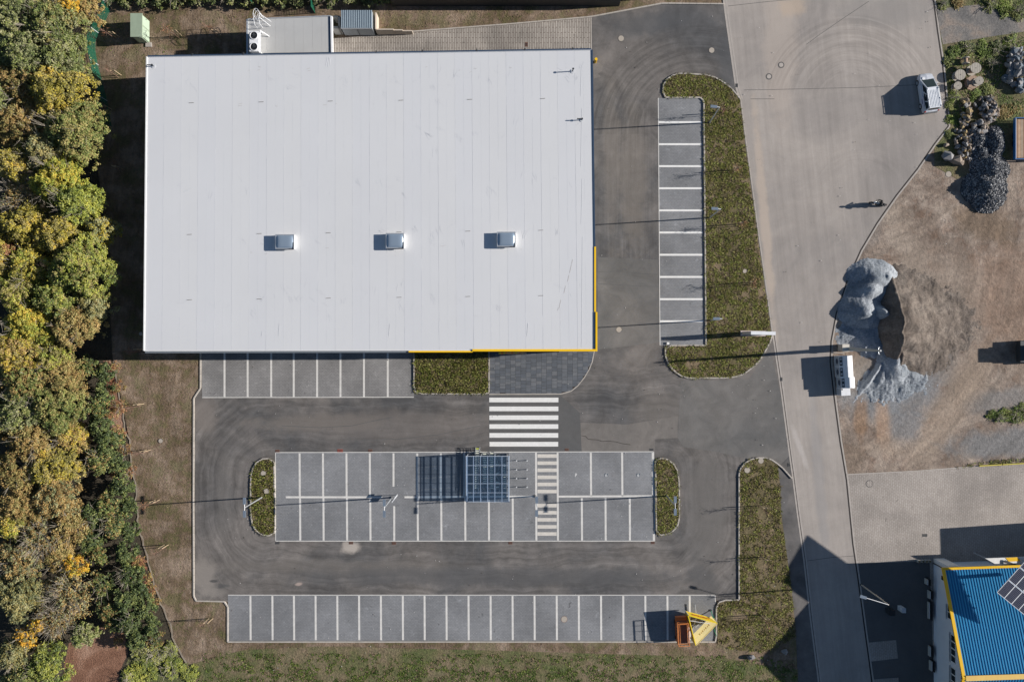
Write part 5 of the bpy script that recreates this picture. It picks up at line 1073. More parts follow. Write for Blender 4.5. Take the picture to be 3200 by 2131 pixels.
# stones
def stone_mesh(seed, r=.5):
    bm = bmesh.new(); bmesh.ops.create_icosphere(bm, subdivisions=1, radius=1); rg = np.random.default_rng(seed)
    for v in bm.verts: v.co *= 1+rg.uniform(-.32, .28)
    me = bpy.data.meshes.new('stone'); bm.to_mesh(me); bm.free(); return me
SMAT = [plain('stone_grey', (.24, .235, .235), .9, 0, .25, 4), plain('stone_brown', (.27, .22, .175), .9, 0, .25, 4), plain('stone_blue', (.13, .16, .19), .85, 0, .25, 4), plain('stone_ochre', (.35, .26, .13), .9, 0, .25, 4)]
SME = []
for k in range(12): me = stone_mesh(50+k); me.materials.append(SMAT[k % 4]); SME.append(me)
def pile(name, label, cat, polys, n, smin, smax, hmax, mi, seed, parts=True):
    rg = np.random.default_rng(seed); allp = [p for q in polys for p in q]; cx = sum(p[0] for p in allp)/len(allp); cy = sum(p[1] for p in allp)/len(allp); o0 = W(cx, cy)
    e = empty(name, (o0.x, o0.y, 0), 0, label, cat); k = 0
    while k < n:
        q = polys[int(rg.integers(len(polys)))]; x0, x1 = min(p[0] for p in q), max(p[0] for p in q); y0, y1 = min(p[1] for p in q), max(p[1] for p in q)
        x, y = rg.uniform(x0, x1), rg.uniform(y0, y1)
        if not inside(q, x, y): continue
        d = min(math.hypot(x-(q[i][0]), y-(q[i][1])) for i in range(len(q))); c = ((x0+x1)/2, (y0+y1)/2); t = 1-min(1, math.hypot((x-c[0])/(x1-x0)*2, (y-c[1])/(y1-y0)*2))
        s = rg.uniform(smin, smax); z = hmax*t*rg.uniform(.55, 1)+s*.4; p = W(x, y); me = SME[int(rg.choice([m_ for m_ in range(12) if m_ % 4 in mi]))]
        link('stone', me, e, (p.x-o0.x, p.y-o0.y, z), tuple(rg.uniform(0, 6, 3)), (s*rg.uniform(.8, 1.3), s*rg.uniform(.6, 1), s*rg.uniform(.5, .9))); k += 1
    return e
pile('stone_heap', 'heap of loose grey and ochre rubble stones along the road corner', 'stone heap', [[(3010, 312), (3028, 312), (3034, 350), (3030, 372), (3020, 395), (3005, 400), (2998, 370), (3008, 340)], [(2982, 405), (3010, 395), (3030, 420), (3032, 470), (3040, 500), (3020, 512), (2990, 480), (2980, 440)]], 150, .14, .34, .7, (0, 1, 3), 3)
pile('stone_heap', 'heap of mixed pinkish grey stones right of the parked van', 'stone heap', [[(3060, 305), (3095, 300), (3112, 330), (3118, 360), (3105, 380), (3085, 390), (3060, 360), (3045, 330)], [(3035, 385), (3075, 375), (3085, 400), (3060, 425), (3030, 430), (3025, 405)]], 150, .16, .4, .9, (0, 1), 4)
pile('boulder_heap', 'heap of big dark blue boulders at the top right corner', 'boulder heap', [[(3140, 150), (3200, 165), (3210, 240), (3200, 295), (3165, 290), (3135, 260), (3128, 235), (3145, 200)]], 80, .26, .55, 1.0, (2, 2, 0), 5)
for k, (x, y, s, lab, mi_) in enumerate(((2957, 489, .85, 'big round grey boulder at the dirt yard corner', 0), (2982, 503, .8, 'cut pale boulder right of the big round one', 1), (3000, 512, .6, 'brown boulder at the south end of the rubble', 1), (2954, 455, .35, 'small pale block near the road corner', 1), (2990, 462, .4, 'pale slab block in the rubble edge', 0), (3035, 470, .45, 'grey boulder between rubble and dark rock heap', 0), (3187, 225, .95, 'large pale flat boulder among the dark blue ones', 0))):
    p = W(x, y); e = empty('boulder', (p.x, p.y, 0), 0, lab, 'boulder'); me = stone_mesh(90+k); me.materials.append(SMAT[mi_]); link('stone', me, e, (0, 0, s*.5), (k, k*2, 0), (s, s*.8, s*.7)).name = 'stone'
# heaps of loose material (height fields)
def heap(name, label, cat, blobs, mat, res=.13, rough=.12, chips=None, seed=1, slope=.66, asym=None, pw=1.0):
    xs = [W(b_[0], b_[1]).x for b_ in blobs]; ys_ = [W(b_[0], b_[1]).y for b_ in blobs]; mr = max(max(b_[2], b_[3]) for b_ in blobs)/PXM+.6
    x0, x1, y0, y1 = min(xs)-mr, max(xs)+mr, min(ys_)-mr, max(ys_)+mr; nx, ny = int((x1-x0)/res), int((y1-y0)/res); X, Y = np.meshgrid(np.linspace(x0, x1, nx), np.linspace(y0, y1, ny)); Z = np.full(X.shape, -1.0)
    for bx, by, rx, ry, hh, rot in blobs:
        c = W(bx, by); dx, dy = X-c.x, Y-c.y; ca_, sa = math.cos(rot), math.sin(rot); u = dx*ca_+dy*sa; lf = (1 if asym is None else asym); u = np.where(u < 0, u/(rx*lf), u/rx)*PXM; v = (-dx*sa+dy*ca_)/(ry/PXM)
        d = np.sqrt(u*u+v*v); f_ = 1-np.sqrt(d*d+.01); Z = np.maximum(Z, hh*np.sign(f_)*np.abs(f_)**np.where((u > 0) | (pw == 1.0), pw, 1.0))
    nz = np.array([[noise.fractal(Vector((x*.9+seed*7, y*.9, seed)), 1, 2, 5) for x, y in zip(rx_, ry_)] for rx_, ry_ in zip(X, Y)]); Z = Z+nz*rough; nz2 = np.array([[noise.noise(Vector((x*3.1+seed, y*2.2, seed*3))) for x, y in zip(rx_, ry_)] for rx_, ry_ in zip(X, Y)]); Z = Z+nz2*.045
    Z += RNG.normal(0, .012, Z.shape)
    q = MB(); ids = -np.ones(Z.shape, int); vs_ = []; fs = []
    keep = Z > -.12
    for j in range(ny):
        for i in range(nx): ids[j, i] = len(vs_); vs_.append((X[j, i]-xs[0], Y[j, i]-ys_[0], max(Z[j, i], -.12)))
    for j in range(ny-1):
        for i in range(nx-1):
            if keep[j, i] or keep[j+1, i] or keep[j, i+1] or keep[j+1, i+1]: fs.append((ids[j, i], ids[j, i+1], ids[j+1, i+1], ids[j+1, i]))
    e = empty(name, (xs[0], ys_[0], 0), 0, label, cat); q.raw(vs_, fs).build('heap_surface', mat, e, smooth=True)
    if chips:
        q = MB(); rg = np.random.default_rng(seed); k = 0; T_ = [(-1, -1, 0), (1, -1, 0), (0, 1.2, 0), (0, 0, 1.2)]
        while k < chips[0]:
            j, i = int(rg.integers(ny)), int(rg.integers(nx))
            if Z[j, i] < .02: continue
            s = rg.uniform(*chips[1]); Rm = Quaternion(Vector(rg.normal(size=3)).normalized(), rg.uniform(0, 6)).to_matrix(); c = Vector((X[j, i]-xs[0]+rg.uniform(-.06, .06), Y[j, i]-ys_[0]+rg.uniform(-.06, .06), Z[j, i]+s*.3))
            q.raw([c+Rm @ Vector(t)*s for t in T_], [(0, 2, 1), (0, 1, 3), (1, 2, 3), (2, 0, 3)], mi=int(rg.integers(len(chips[2])))); k += 1
        o = q.build('loose_stones', chips[2], e); o['kind'] = 'stuff'
    return e
heap('gravel_heap', 'tall blue grey gravel heap with pale sunlit crown beside the road', 'gravel heap', [(2728, 868, 84, 60, 1.55, -.15), (2714, 908, 76, 54, 1.55, .3), (2694, 972, 78, 66, 1.75, -.2), (2746, 976, 44, 26, 2.2, -.5), (2762, 866, 36, 34, 1.35, .5), (2690, 1050, 80, 50, .4, 0), (2740, 1080, 60, 40, .35, 0)], M['gravel'], rough=.09, res=.10, seed=2, chips=(5000, (.012, .028), [M['gravel'], SMAT[0]]))
heap('gravel_heap', 'low fan of spilled grey gravel running down beside the recycling banks', 'gravel heap', [(2790, 1092, 36, 60, 1.5, .1), (2792, 1130, 50, 110, 1.15, 0), (2812, 1150, 34, 100, .8, -.25), (2774, 1150, 26, 100, .8, .25), (2730, 1168, 12, 100, .6, -.62), (2755, 1175, 22, 75, .5, -.45), (2790, 1195, 95, 60, .42, 0), (2735, 1222, 60, 26, .2, 0), (2840, 1190, 60, 40, .2, 0)], M['gravel'], rough=.12, res=.10, seed=3, chips=(4500, (.014, .035), [M['gravel'], SMAT[0]]))
heap('earth_heap', 'brown earth heap leaning on the blue grey gravel heap', 'earth heap', [(2786, 910, 150, 75, 1.5, 0), (2790, 955, 210, 95, 2.5, 0), (2794, 1005, 250, 125, 3.3, 0), (2797, 1060, 230, 100, 2.8, 0), (2810, 1110, 170, 70, 1.4, 0)], M['earthpile'], rough=.13, seed=4, asym=.22, pw=1.7, chips=(300, (.02, .04), [M['earthpile']]))
CHM = [plain('chip_%s' % n_, c, .8, 0, .2, 5) for n_, c in (('dark', (.07, .075, .085)), ('mid', (.17, .175, .185)), ('pale', (.36, .36, .36)))]
heap('rock_heap', 'dark heap of sharp broken rock beside the blue flatbed trailer', 'rock heap', [(3075, 585, 75, 65, 1.7, .5), (3090, 530, 62, 60, 1.7, 0), (3105, 450, 34, 60, 1.4, 0), (3085, 620, 60, 45, 1.3, 0)], plain('rock_fines', (.05, .053, .06), .9, 0, .3, 4), rough=.18, seed=5, chips=(7500, (.045, .12), CHM))
heap('rock_heap', 'small heap of dark rock between rubble and trailer', 'rock heap', [(3052, 440, 38, 45, 1.0, 0), (3062, 480, 35, 40, 1.0, 0)], bpy.data.materials['rock_fines'], rough=.15, seed=6, chips=(1400, (.05, .12), CHM))
# yellow barrier beams
for i, (x0, y0, x1, y1) in enumerate(((3058, 1455, 3128, 1451), (3131, 1451, 3200, 1447))):
    a, c = W(x0, y0), W(x1, y1); o = empty('barrier_beam', (0, 0, 0), 0, ('yellow kerb beam at the paved yard edge, left one', 'yellow kerb beam at the paved yard edge, right one')[i], 'barrier'); beam('beam', Vector((a.x, a.y, .12)), Vector((c.x, c.y, .12)), .12, .16, plain('faded_yellow', (.5, .42, .05), .7) if i == 0 else bpy.data.materials['faded_yellow'], o)
    for t in (.1, .9): p = a.lerp(c, t); MB().box((p.x, p.y, .03), (.15, .2, .06)).build('foot', M['castiron'], o)
strip('yard_kerb', [(2645, 1482), (2850, 1472), (3058, 1456)], 3, .03, M['gutter'])
# things in the dark yard
def simple(name, label, cat, px, py, parts, rz=0):
    p = W(px, py); e = empty(name, (p.x, p.y, 0), rz, label, cat)
    for nm, c, d, mat in parts: MB().box(c, d).build(nm, mat, e)
    return e
simple('waste_bin', 'pale standing bin in the dark yard right of the white lamp', 'bin', 2810, 1897, [('body', (0, 0, .55), (.42, .5, 1.1), M['white']), ('lid', (0, 0, 1.13), (.46, .54, .06), M['alu'])])
simple('waste_bin', 'dark wheeled bin beside the pale standing one', 'bin', 2775, 1905, [('body', (0, 0, .55), (.6, .6, 1.0), M['dark']), ('lid', (0, 0, 1.08), (.66, .66, .06), M['black'])])
for i, (y0, y1, x, hh) in enumerate(((1842, 1866, 2899, .6), (1878, 1930, 2899, .4), (2015, 2046, 2901, .5), (2060, 2090, 2904, .6), (1805, 1822, 2890, .7))):
    L_ = (y1-y0)/PXM; simple('pallet_stack', ['upper', 'second', 'third', 'fourth', 'topmost small'][i]+' pale board stack leaning by the white hall wall', 'boards', x, (y0+y1)/2, [('board', (0, 0, hh/2), (.12, L_, hh), M['beige2']), ('board', (.22, 0, hh/2+.1), (.12, L_*1.1, hh+.2), M['black']), ('top_board', (-.02, 0, hh+.03), (.1, L_*.9, .05), M['alu'])])
for i, x in enumerate((2868, 2880, 2891, 2901)):
    simple('plant_pot', 'pale flower pot, %s from the left at the hall corner' % ORD[i], 'plant pot', x, 1751, [('pot', (0, 0, .2), (.28, .28, .4), M['beige2']), ('soil', (0, 0, .41), (.22, .22, .03), M['bedsoil'])])
# wheel loader just off frame whose shade reaches the dirt yard
p = W(3262, 1098); e = empty('wheel_loader', (p.x, p.y, 0), 0, 'yellow wheel loader standing at the right edge of the dirt yard', 'wheel loader'); LY = plain('loader_yellow', (.6, .38, .02), .5)
MB().box((0, -.1, 1.3), (4.2, 1.7, 1.1)).build('body', LY, e); c_ = MB().box((.2, 0, 2.35), (1.4, 1.5, 1.1)).build('cab', M['glass'], e); MB().box((.2, 0, 2.95), (1.6, 1.6, .12)).build('cab_roof', LY, c_)
b_ = MB().box((-2.9, 0, .7), (.9, 2.4, .8)).build('bucket', M['dark'], e); MB().box((-2.2, 0, 1.1), (1.2, 1.0, .25)).build('lift_arm', LY, e)
for x in (-1.3, 1.4):
    for s in (-1, 1): MB().tube((x, s*.85, .7), (x, s*1.3, .7), .7, n=20).build('wheel', M['black'], e)
# ------------------------------------------------------------------ vegetation
def leaf_mesh(name, C, Nn, S, mats, asp=.55, mi=None):
    "C centres, Nn normals, S sizes -> one mesh of diamond leaves"
    n = len(C); Nn = Nn/np.linalg.norm(Nn, axis=1, keepdims=True); a = RNG.normal(size=(n, 3)); U = np.cross(Nn, a); U /= np.linalg.norm(U, axis=1, keepdims=True); V = np.cross(Nn, U)
    S = S[:, None]; Vt = np.stack([C+U*S, C-U*S*.5+V*S*asp*1.5, C-U*S*.5-V*S*asp*1.5], 1).reshape(-1, 3)
    me = bpy.data.meshes.new(name); me.vertices.add(3*n); me.vertices.foreach_set('co', Vt.ravel().astype(np.float32))
    me.loops.add(3*n); me.loops.foreach_set('vertex_index', np.arange(3*n, dtype=np.int32)); me.polygons.add(n)
    me.polygons.foreach_set('loop_start', np.arange(0, 3*n, 3, dtype=np.int32)); me.polygons.foreach_set('loop_total', np.full(n, 3, np.int32))
    for m in mats: me.materials.append(m)
    if mi is not None: me.polygons.foreach_set('material_index', mi.astype(np.int32))
    me.update(calc_edges=True); return me
def unit(n): v = RNG.normal(size=(n, 3)); return v/np.linalg.norm(v, axis=1, keepdims=True)
LM = {
 'green': leafmat('leaves_green', [(.2, (.07, .105, .025)), (.5, (.17, .21, .05)), (.8, (.33, .33, .10))]),
 'grey': leafmat('leaves_grey_green', [(.2, (.10, .12, .05)), (.55, (.24, .25, .11)), (.85, (.4, .37, .2))]),
 'yellow': leafmat('leaves_yellow_green', [(.15, (.17, .16, .03)), (.45, (.36, .31, .04)), (.75, (.53, .40, .05)), (.95, (.62, .37, .06))]),
 'lime': leafmat('leaves_lime', [(.15, (.13, .17, .025)), (.5, (.29, .32, .045)), (.85, (.46, .44, .07))]),
 'olive': leafmat('leaves_olive', [(.15, (.13, .12, .035)), (.5, (.26, .225, .07)), (.85, (.40, .32, .12))]),
 'brown': leafmat('leaves_rust', [(.15, (.15, .095, .032)), (.5, (.31, .20, .065)), (.85, (.46, .32, .115))]),
 'orange': leafmat('leaves_orange', [(.15, (.36, .16, .02)), (.5, (.62, .33, .02)), (.85, (.72, .46, .05))]),
 'fresh': leafmat('leaves_fresh', [(.15, (.10, .16, .02)), (.5, (.2, .3, .04)), (.85, (.34, .42, .08))], .5, .25),
 'dark': leafmat('leaves_dark', [(.15, (.03, .05, .016)), (.5, (.07, .10, .03)), (.85, (.14, .17, .055))]),
 'red': leafmat('leaves_red', [(.15, (.18, .06, .035)), (.5, (.30, .12, .06)), (.85, (.42, .22, .11))])}
LAB = {'green': 'green', 'grey': 'grey green', 'yellow': 'yellow turning', 'lime': 'lime green', 'olive': 'olive brown', 'brown': 'rusty brown', 'orange': 'bright orange', 'dark': 'dark green', 'fresh': 'fresh green', 'red': 'copper red'}
def tree(px, py, rpx, h, kinds, label, nl=1.0, cat='tree', group=None, name='autumn_tree', bare=.0, ls=(.075, .15)):
    p = W(px, py, h*.75); r = rpx/PXM*.94; e = empty(name, (p.x, p.y, 0), 0, label, cat, group)
    q = MB(); ct = h*.55; q.tube((0, 0, 0), (RNG.normal(0, .15), RNG.normal(0, .15), ct), .06*r+.07, .04*r+.03, n=7)
    for k in range(6):
        a = RNG.uniform(0, 6.28); q.tube((0, 0, ct*.75), (math.cos(a)*r*.6, math.sin(a)*r*.6, h*.8), .05+.015*r, .02, n=5)
    if cat in ('weeds', 'bramble'): q = MB().tube((0, 0, 0), (.03, .02, h*.3), .02, .01, n=4)
    q.build('stem' if cat in ('weeds', 'bramble') else 'trunk', M['barkpale'] if bare > .4 else M['barkm'], e)
    nc = max(18, int(46*r*r)); th = RNG.uniform(0, 2*math.pi, nc); rr = r*np.sqrt(RNG.uniform(0, 1, nc)); wob = 1+.16*np.sin(th*3+RNG.uniform(0, 6))+.12*np.sin(th*5+RNG.uniform(0, 6))
    x, y = rr*np.cos(th)*wob, rr*np.sin(th)*wob; dome = np.sqrt(np.maximum(0, 1-(rr/r)**2)); z = h*.42+dome*h*.5*RNG.uniform(.78, 1.05, nc)-RNG.exponential(.12, nc)*h*.3
    cs = RNG.uniform(.15, .42, nc)*(1 if r > 1.5 else .7); CC = np.stack([x, y, z], 1)
    per_ = int(64*nl); idx = np.repeat(np.arange(nc), per_); n = len(idx); U = unit(n); U[:, 2] = np.abs(U[:, 2])*.9-.15; R_ = RNG.uniform(.45, 1.1, n)[:, None]
    P = CC[idx]+U*R_*cs[idx][:, None]*np.array([1, 1, .8]); Nn = U*.7+unit(n)*.75+np.array([.25, 0, .45]); S = RNG.uniform(ls[0], ls[1], n)*.8
    km = RNG.choice(len(kinds), nc, p=[.6, .4] if len(kinds) == 2 else ([1] if len(kinds) == 1 else [.5, .3, .2])); mi = np.where(RNG.random(n) < .6, km[idx], RNG.integers(0, len(kinds), n)); fr_ = RNG.random(n) < .16
    if fr_.any(): P[fr_] += RNG.normal(0, .16, (int(fr_.sum()), 3))
    if cat == 'weeds': P[:, 2] = .04+RNG.uniform(.1, 1, n)*h*.3*np.sqrt(np.maximum(.05, 1-(np.hypot(P[:, 0], P[:, 1])/(r*1.25))**2)); Nn = unit(n)*.6+np.array([.5, 0, 1.0])
    link('crown', leaf_mesh('crown', P, Nn, S, [LM[k] for k in kinds], mi=mi), e)
    if bare or RNG.random() < .5:
        q = MB()
        for k in range(int(14+70*bare)):
            a = RNG.uniform(0, 6.28); d = RNG.uniform(.3, 1.05)*r; s = Vector((math.cos(a)*d*.35, math.sin(a)*d*.35, h*.6)); t = Vector((math.cos(a)*d, math.sin(a)*d, h*RNG.uniform(.75, 1.02))); q.tube(s, t, .028, .01, n=4)
            for _ in range(3): u = t+Vector((RNG.normal(0, .4), RNG.normal(0, .4), RNG.uniform(-.1, .3))); q.tube(s.lerp(t, RNG.uniform(.4, .9)), u, .014, .006, n=3)
        q.build('twigs', M['barkpale'], e)
    return e
TR_ = [
 (45, 45, 95, 9, 'grey green', 'topmost at the left corner'), (150, 60, 85, 9, 'green grey', 'top, leaning to the orange crown'), (70, 160, 90, 9, 'grey green', 'north group, against the left edge'), (175, 170, 75, 8, 'green grey', 'north group, beside the green fence'),
 (60, 260, 85, 8, 'olive brown', 'left edge below the grey green ones'), (225, 195, 42, 6, 'olive green', 'small, touching the green mesh fence'), (205, 10, 40, 8, 'orange yellow', 'topmost with bright orange crown'), (265, 25, 40, 6, 'brown olive', 'rusty one at the top of the fence'),
 (165, 285, 92, 9, 'yellow olive', 'large golden crown facing the store shade'), (215, 400, 88, 9, 'green olive', 'deep green lobe reaching east into the store shade'), (60, 380, 90, 8, 'brown olive', 'left edge behind the golden crown'), (130, 465, 70, 8, 'grey olive', 'below the golden crown'),
 (35, 505, 60, 8, 'olive yellow', 'left edge above the bare patch'), (170, 560, 82, 8, 'yellow lime', 'yellow one left of the dark shade'), (60, 610, 75, 6, 'BARE', 'leafless grey patch at the left edge'), (225, 630, 68, 8, 'lime green', 'bright one right of the leafless patch'),
 (65, 705, 72, 8, 'yellow olive', 'yellow one below the leafless patch'), (170, 735, 76, 8, 'olive yellow', 'mottled orange one mid forest edge'), (303, 718, 46, 6, 'grey yellow', 'small round one furthest east in the shade'), (30, 800, 45, 7, 'red brown', 'small copper one at the left edge'),
 (85, 830, 68, 8, 'yellow lime', 'strong yellow one near the left edge'), (235, 835, 95, 9, 'lime green', 'brightest lime crown of the forest edge'), (45, 910, 70, 8, 'olive lime', 'left edge south of the strong yellow one'), (160, 930, 72, 8, 'green lime', 'below the brightest lime crown'),
 (285, 950, 52, 6, 'grey olive', 'thin pale one at the eastern tip'), (75, 1010, 75, 8, 'yellow lime', 'left edge level with the store front'), (215, 1010, 72, 7, 'olive brown', 'thin brownish one by the store corner shade'), (40, 1100, 70, 8, 'yellow brown', 'left edge just below the store front line'),
 (150, 1120, 50, 6, 'olive lime', 'dim one below the store front line'), (75, 1190, 88, 8, 'green brown', 'green mottled one left of the dark shrubs'), (185, 1185, 70, 7, 'olive brown', 'rusty one touching the dark shrubs'), (50, 1290, 80, 8, 'grey green', 'grey green one at the left edge mid height'),
 (165, 1275, 82, 8, 'green olive', 'large green one left of the black gap'), (90, 1370, 85, 7, 'brown olive', 'golden brown one south of the large green'), (205, 1370, 55, 6, 'brown yellow', 'small rusty one left of the dark shrubs'), (45, 1470, 80, 7, 'olive brown', 'left edge olive one'),
 (150, 1460, 78, 7, 'olive yellow', 'yellow brown one mid southern forest'), (55, 1580, 80, 7, 'brown olive', 'brownish one at the left edge south'), (160, 1560, 75, 7, 'brown grey', 'brownish one beside the shrub gap'), (30, 1640, 50, 7, 'yellow lime', 'small yellow one at the left edge south'),
 (120, 1670, 75, 6, 'BARE2', 'half leafless one with pale boughs'), (210, 1650, 60, 6, 'brown olive', 'rusty one above the orange shrub'), (55, 1760, 72, 6, 'grey brown', 'grey brown one at the left edge far south'), (170, 1740, 55, 5, 'olive brown', 'yellow green low one above the leafless trees'),
 (228, 1770, 36, 5, 'orange yellow', 'small bright orange one by the dark shrubs'), (50, 1870, 75, 6, 'grey olive', 'grey olive one left of the leafless trees'), (210, 1860, 80, 5, 'BARE', 'large leafless one with pale limbs'), (165, 1935, 58, 5, 'BARE', 'second leafless one below the large leafless one'),
 (122, 1950, 34, 5, 'orange yellow', 'orange one below the leafless trees'), (75, 1995, 36, 5, 'orange olive', 'second orange one near the left edge'), (40, 2050, 60, 5, 'olive grey', 'olive one at the bottom left corner'), (140, 2085, 68, 5, 'green lime', 'green one at the bottom edge left of copper litter'),
 (255, 1985, 42, 4, 'green grey', 'small green one above the copper litter'), (65, 2130, 60, 5, 'dark green', 'dark one at the bottom left edge'), (-50, 300, 90, 9, 'green grey', 'beyond the left edge, upper'), (-60, 800, 90, 9, 'yellow olive', 'beyond the left edge, middle'), (-60, 1300, 90, 8, 'olive brown', 'beyond the left edge, lower')]
for px, py, r, h, k, lab in TR_:
    if py > 1150: h *= .78
    if k.startswith('BARE'): tree(px, py, r, h, ['brown', 'grey'], 'leafless autumn tree, %s' % lab, .22 if k == 'BARE' else .5, group='forest edge trees', bare=1.0)
    else:
        ks = k.split(); tree(px, py, r, h, [x_ for x_ in ks]+(['olive'] if 'olive' not in ks and RNG.random() < .5 else []), '%s autumn tree, %s' % (LAB[ks[0]], lab), 1.0, group='forest edge trees')
SH = [(272, 1150, 36, 2.6), (320, 1165, 30, 2), (322, 1230, 32, 2.4), (300, 1270, 36, 2.6), (310, 1330, 42, 2.8), (330, 1385, 44, 3), (300, 1440, 46, 3), (360, 1445, 36, 2.2), (372, 1520, 40, 2.2), (330, 1580, 42, 3), (395, 1590, 34, 2.0), (290, 1610, 44, 3.2), (345, 1640, 44, 3), (400, 1660, 32, 2), (275, 1690, 40, 3), (300, 1730, 36, 2.6), (390, 1725, 38, 2.2), (400, 1800, 38, 2.4), (315, 1830, 40, 2.6), (430, 1850, 36, 2.2), (385, 1880, 40, 2.8), (330, 1905, 38, 2.4), (450, 1905, 38, 2.2), (400, 1945, 38, 2.6), (355, 1950, 30, 2.0), (470, 1960, 34, 2), (425, 2000, 36, 2), (480, 2005, 30, 1.6)]
sn = ['darkest', 'low', 'ragged', 'dense', 'lumpy', 'rounded', 'narrow', 'spreading']
for i, (px, py, r, h) in enumerate(SH):
    tree(px, py, r*.93, h*1.15, ['dark', 'dark', 'green'] if i % 3 else ['dark', 'green', 'brown'], '%s green shrub, number %d counted down the strip between forest and verge' % (sn[i % 8], i+1) if False else '%s dark shrub in the strip beside the verge, level with y %s' % (sn[i % 8], ['store front', 'black gap', 'upper bays', 'cart shelter', 'lower lane', 'south bays', 'verge tail'][min(6, i//5)]), 1.0, 'shrub', 'dark shrubs between forest and verge', 'shrub')
for i, (px, py, r) in enumerate(((352, 1150, 22), (362, 1210, 24), (368, 1270, 24), (340, 1300, 24), (372, 1345, 22), (385, 1405, 22), (362, 1375, 20), (402, 1470, 20), (360, 1480, 20), (420, 1750, 26), (440, 1770, 18), (465, 1850, 22), (480, 1890, 18), (370, 2010, 18), (395, 1820, 18), (455, 1810, 20))):
    tree(px, py, r, 1.1, ['red', 'brown', 'olive'], 'low copper bramble patch along the pale verge line, %s from the north' % (ORD[i]), .7, 'bramble', 'copper brambles at the verge line', 'bramble', ls=(.05, .1))
for i, (px, py, r, h) in enumerate(((430, 2040, 34, 1.4), (480, 2050, 34, 1.3), (525, 2035, 22, 1), (450, 2095, 40, 1.2), (530, 2090, 36, 1.2), (590, 2110, 26, .8), (400, 2120, 30, 1.0))):
    tree(px, py, r, h, ['grey', 'lime'] if i < 3 else ['lime', 'green'], '%s weed clump in the green corner below the shrubs, %s' % (('pale grassy', 'bright green')[i > 2], ORD[i]), 1.0, 'weeds', 'weed clumps in the green corner', 'weed_clump', ls=(.05, .11))
# hedge along the north edge, far things
for i in range(17):
    px = 335+i*54; tree(px, -11+RNG.uniform(-5, 3), 27, 1.7, ['dark', 'grey', 'green'][:3], 'hedge shrub at the top edge behind the brown bank, %s from the left' % ORD[i], .8, 'hedge', 'hedge behind the north bank', 'hedge_shrub')
e = empty('north_building', (0, 0, 0), 0, 'dark flat roof with white edge peeking in at the top edge', 'building'); a = W(1215, 6, 3); MB().box((a.x+13, a.y+5.7, 1.5), (26, 10, 3)).build('wall', M['dark'], e)
MB().box((a.x+13, a.y+.78, 3.03), (26, .16, .08)).build('roof_edge', M['trimwhite'], e); MB().box((a.x+13, a.y+5.9, 3.0), (25.8, 9.5, .06)).build('roof', M['castiron'], e)
# east side greenery
for i, (px, py, r, h, k) in enumerate(((3100, 1298, 16, .4, 'fresh'), (3125, 1302, 20, .5, 'fresh'), (3150, 1296, 22, .55, 'fresh'), (3178, 1300, 24, .6, 'fresh'), (3205, 1292, 26, .6, 'fresh'), (3030, 1450, 7, .2, 'olive'), (3060, 1444, 8, .2, 'olive'), (3090, 1441, 8, .25, 'olive'), (3120, 1438, 9, .25, 'olive'), (3150, 1434, 9, .25, 'olive'), (3185, 1432, 10, .25, 'olive'),
    (2985, 160, 22, .7, 'lime'), (3030, 150, 24, .7, 'green'), (3080, 155, 26, .8, 'lime'), (3120, 150, 24, .8, 'green'), (3165, 130, 26, .8, 'lime'), (2970, 190, 18, .6, 'green'), (3100, 200, 20, .7, 'green'), (3090, 280, 20, .6, 'green'), (3050, 292, 20, .6, 'lime'), (2985, 300, 20, .6, 'lime'), (2972, 330, 16, .5, 'green'), (2975, 370, 14, .5, 'lime'), (2968, 420, 12, .4, 'green'), (3150, 20, 30, 1.0, 'lime'), (3190, 35, 26, 1, 'green'), (3100, 10, 26, .9, 'green'), (2950, 15, 14, .5, 'green'), (2890+110, 3, 20, .7, 'olive'), (3140, 350, 26, .5, 'olive'), (3175, 340, 20, .5, 'brown'))):
    if 5 <= i <= 10: continue
    tree(px, py, r, h*.75, [k if k != 'lime' else 'fresh', 'green'] if k != 'olive' else ['olive', 'brown'], '%s weed clump in the east yard, %s' % (LAB[k], ['gravel hump edge left end', 'gravel hump, second', 'gravel hump, third', 'gravel hump, fourth', 'gravel hump at the frame edge', 'beside the yellow beam, first', 'beside the yellow beam, second', 'beside the yellow beam, third', 'beside the yellow beam, fourth', 'beside the yellow beam, fifth', 'beside the yellow beam, last', 'above the drums left', 'above the drums middle', 'above the drums right', 'left of the boulders', 'above the boulders', 'at the road edge above the drums', 'between drums and boulders', 'below the drums right', 'below the drums middle', 'below the drums left', 'right of the van rear', 'left of the rubble', 'at the road bend', 'at the top right corner', 'top right, lower one', 'top edge by the gravel path', 'at the top road edge', 'top edge near the road', 'above the flatbed trailer', 'right above the flatbed trailer'][i]), .9, 'weeds', 'weed clumps of the east yard', 'weed_clump', ls=(.05, .11))
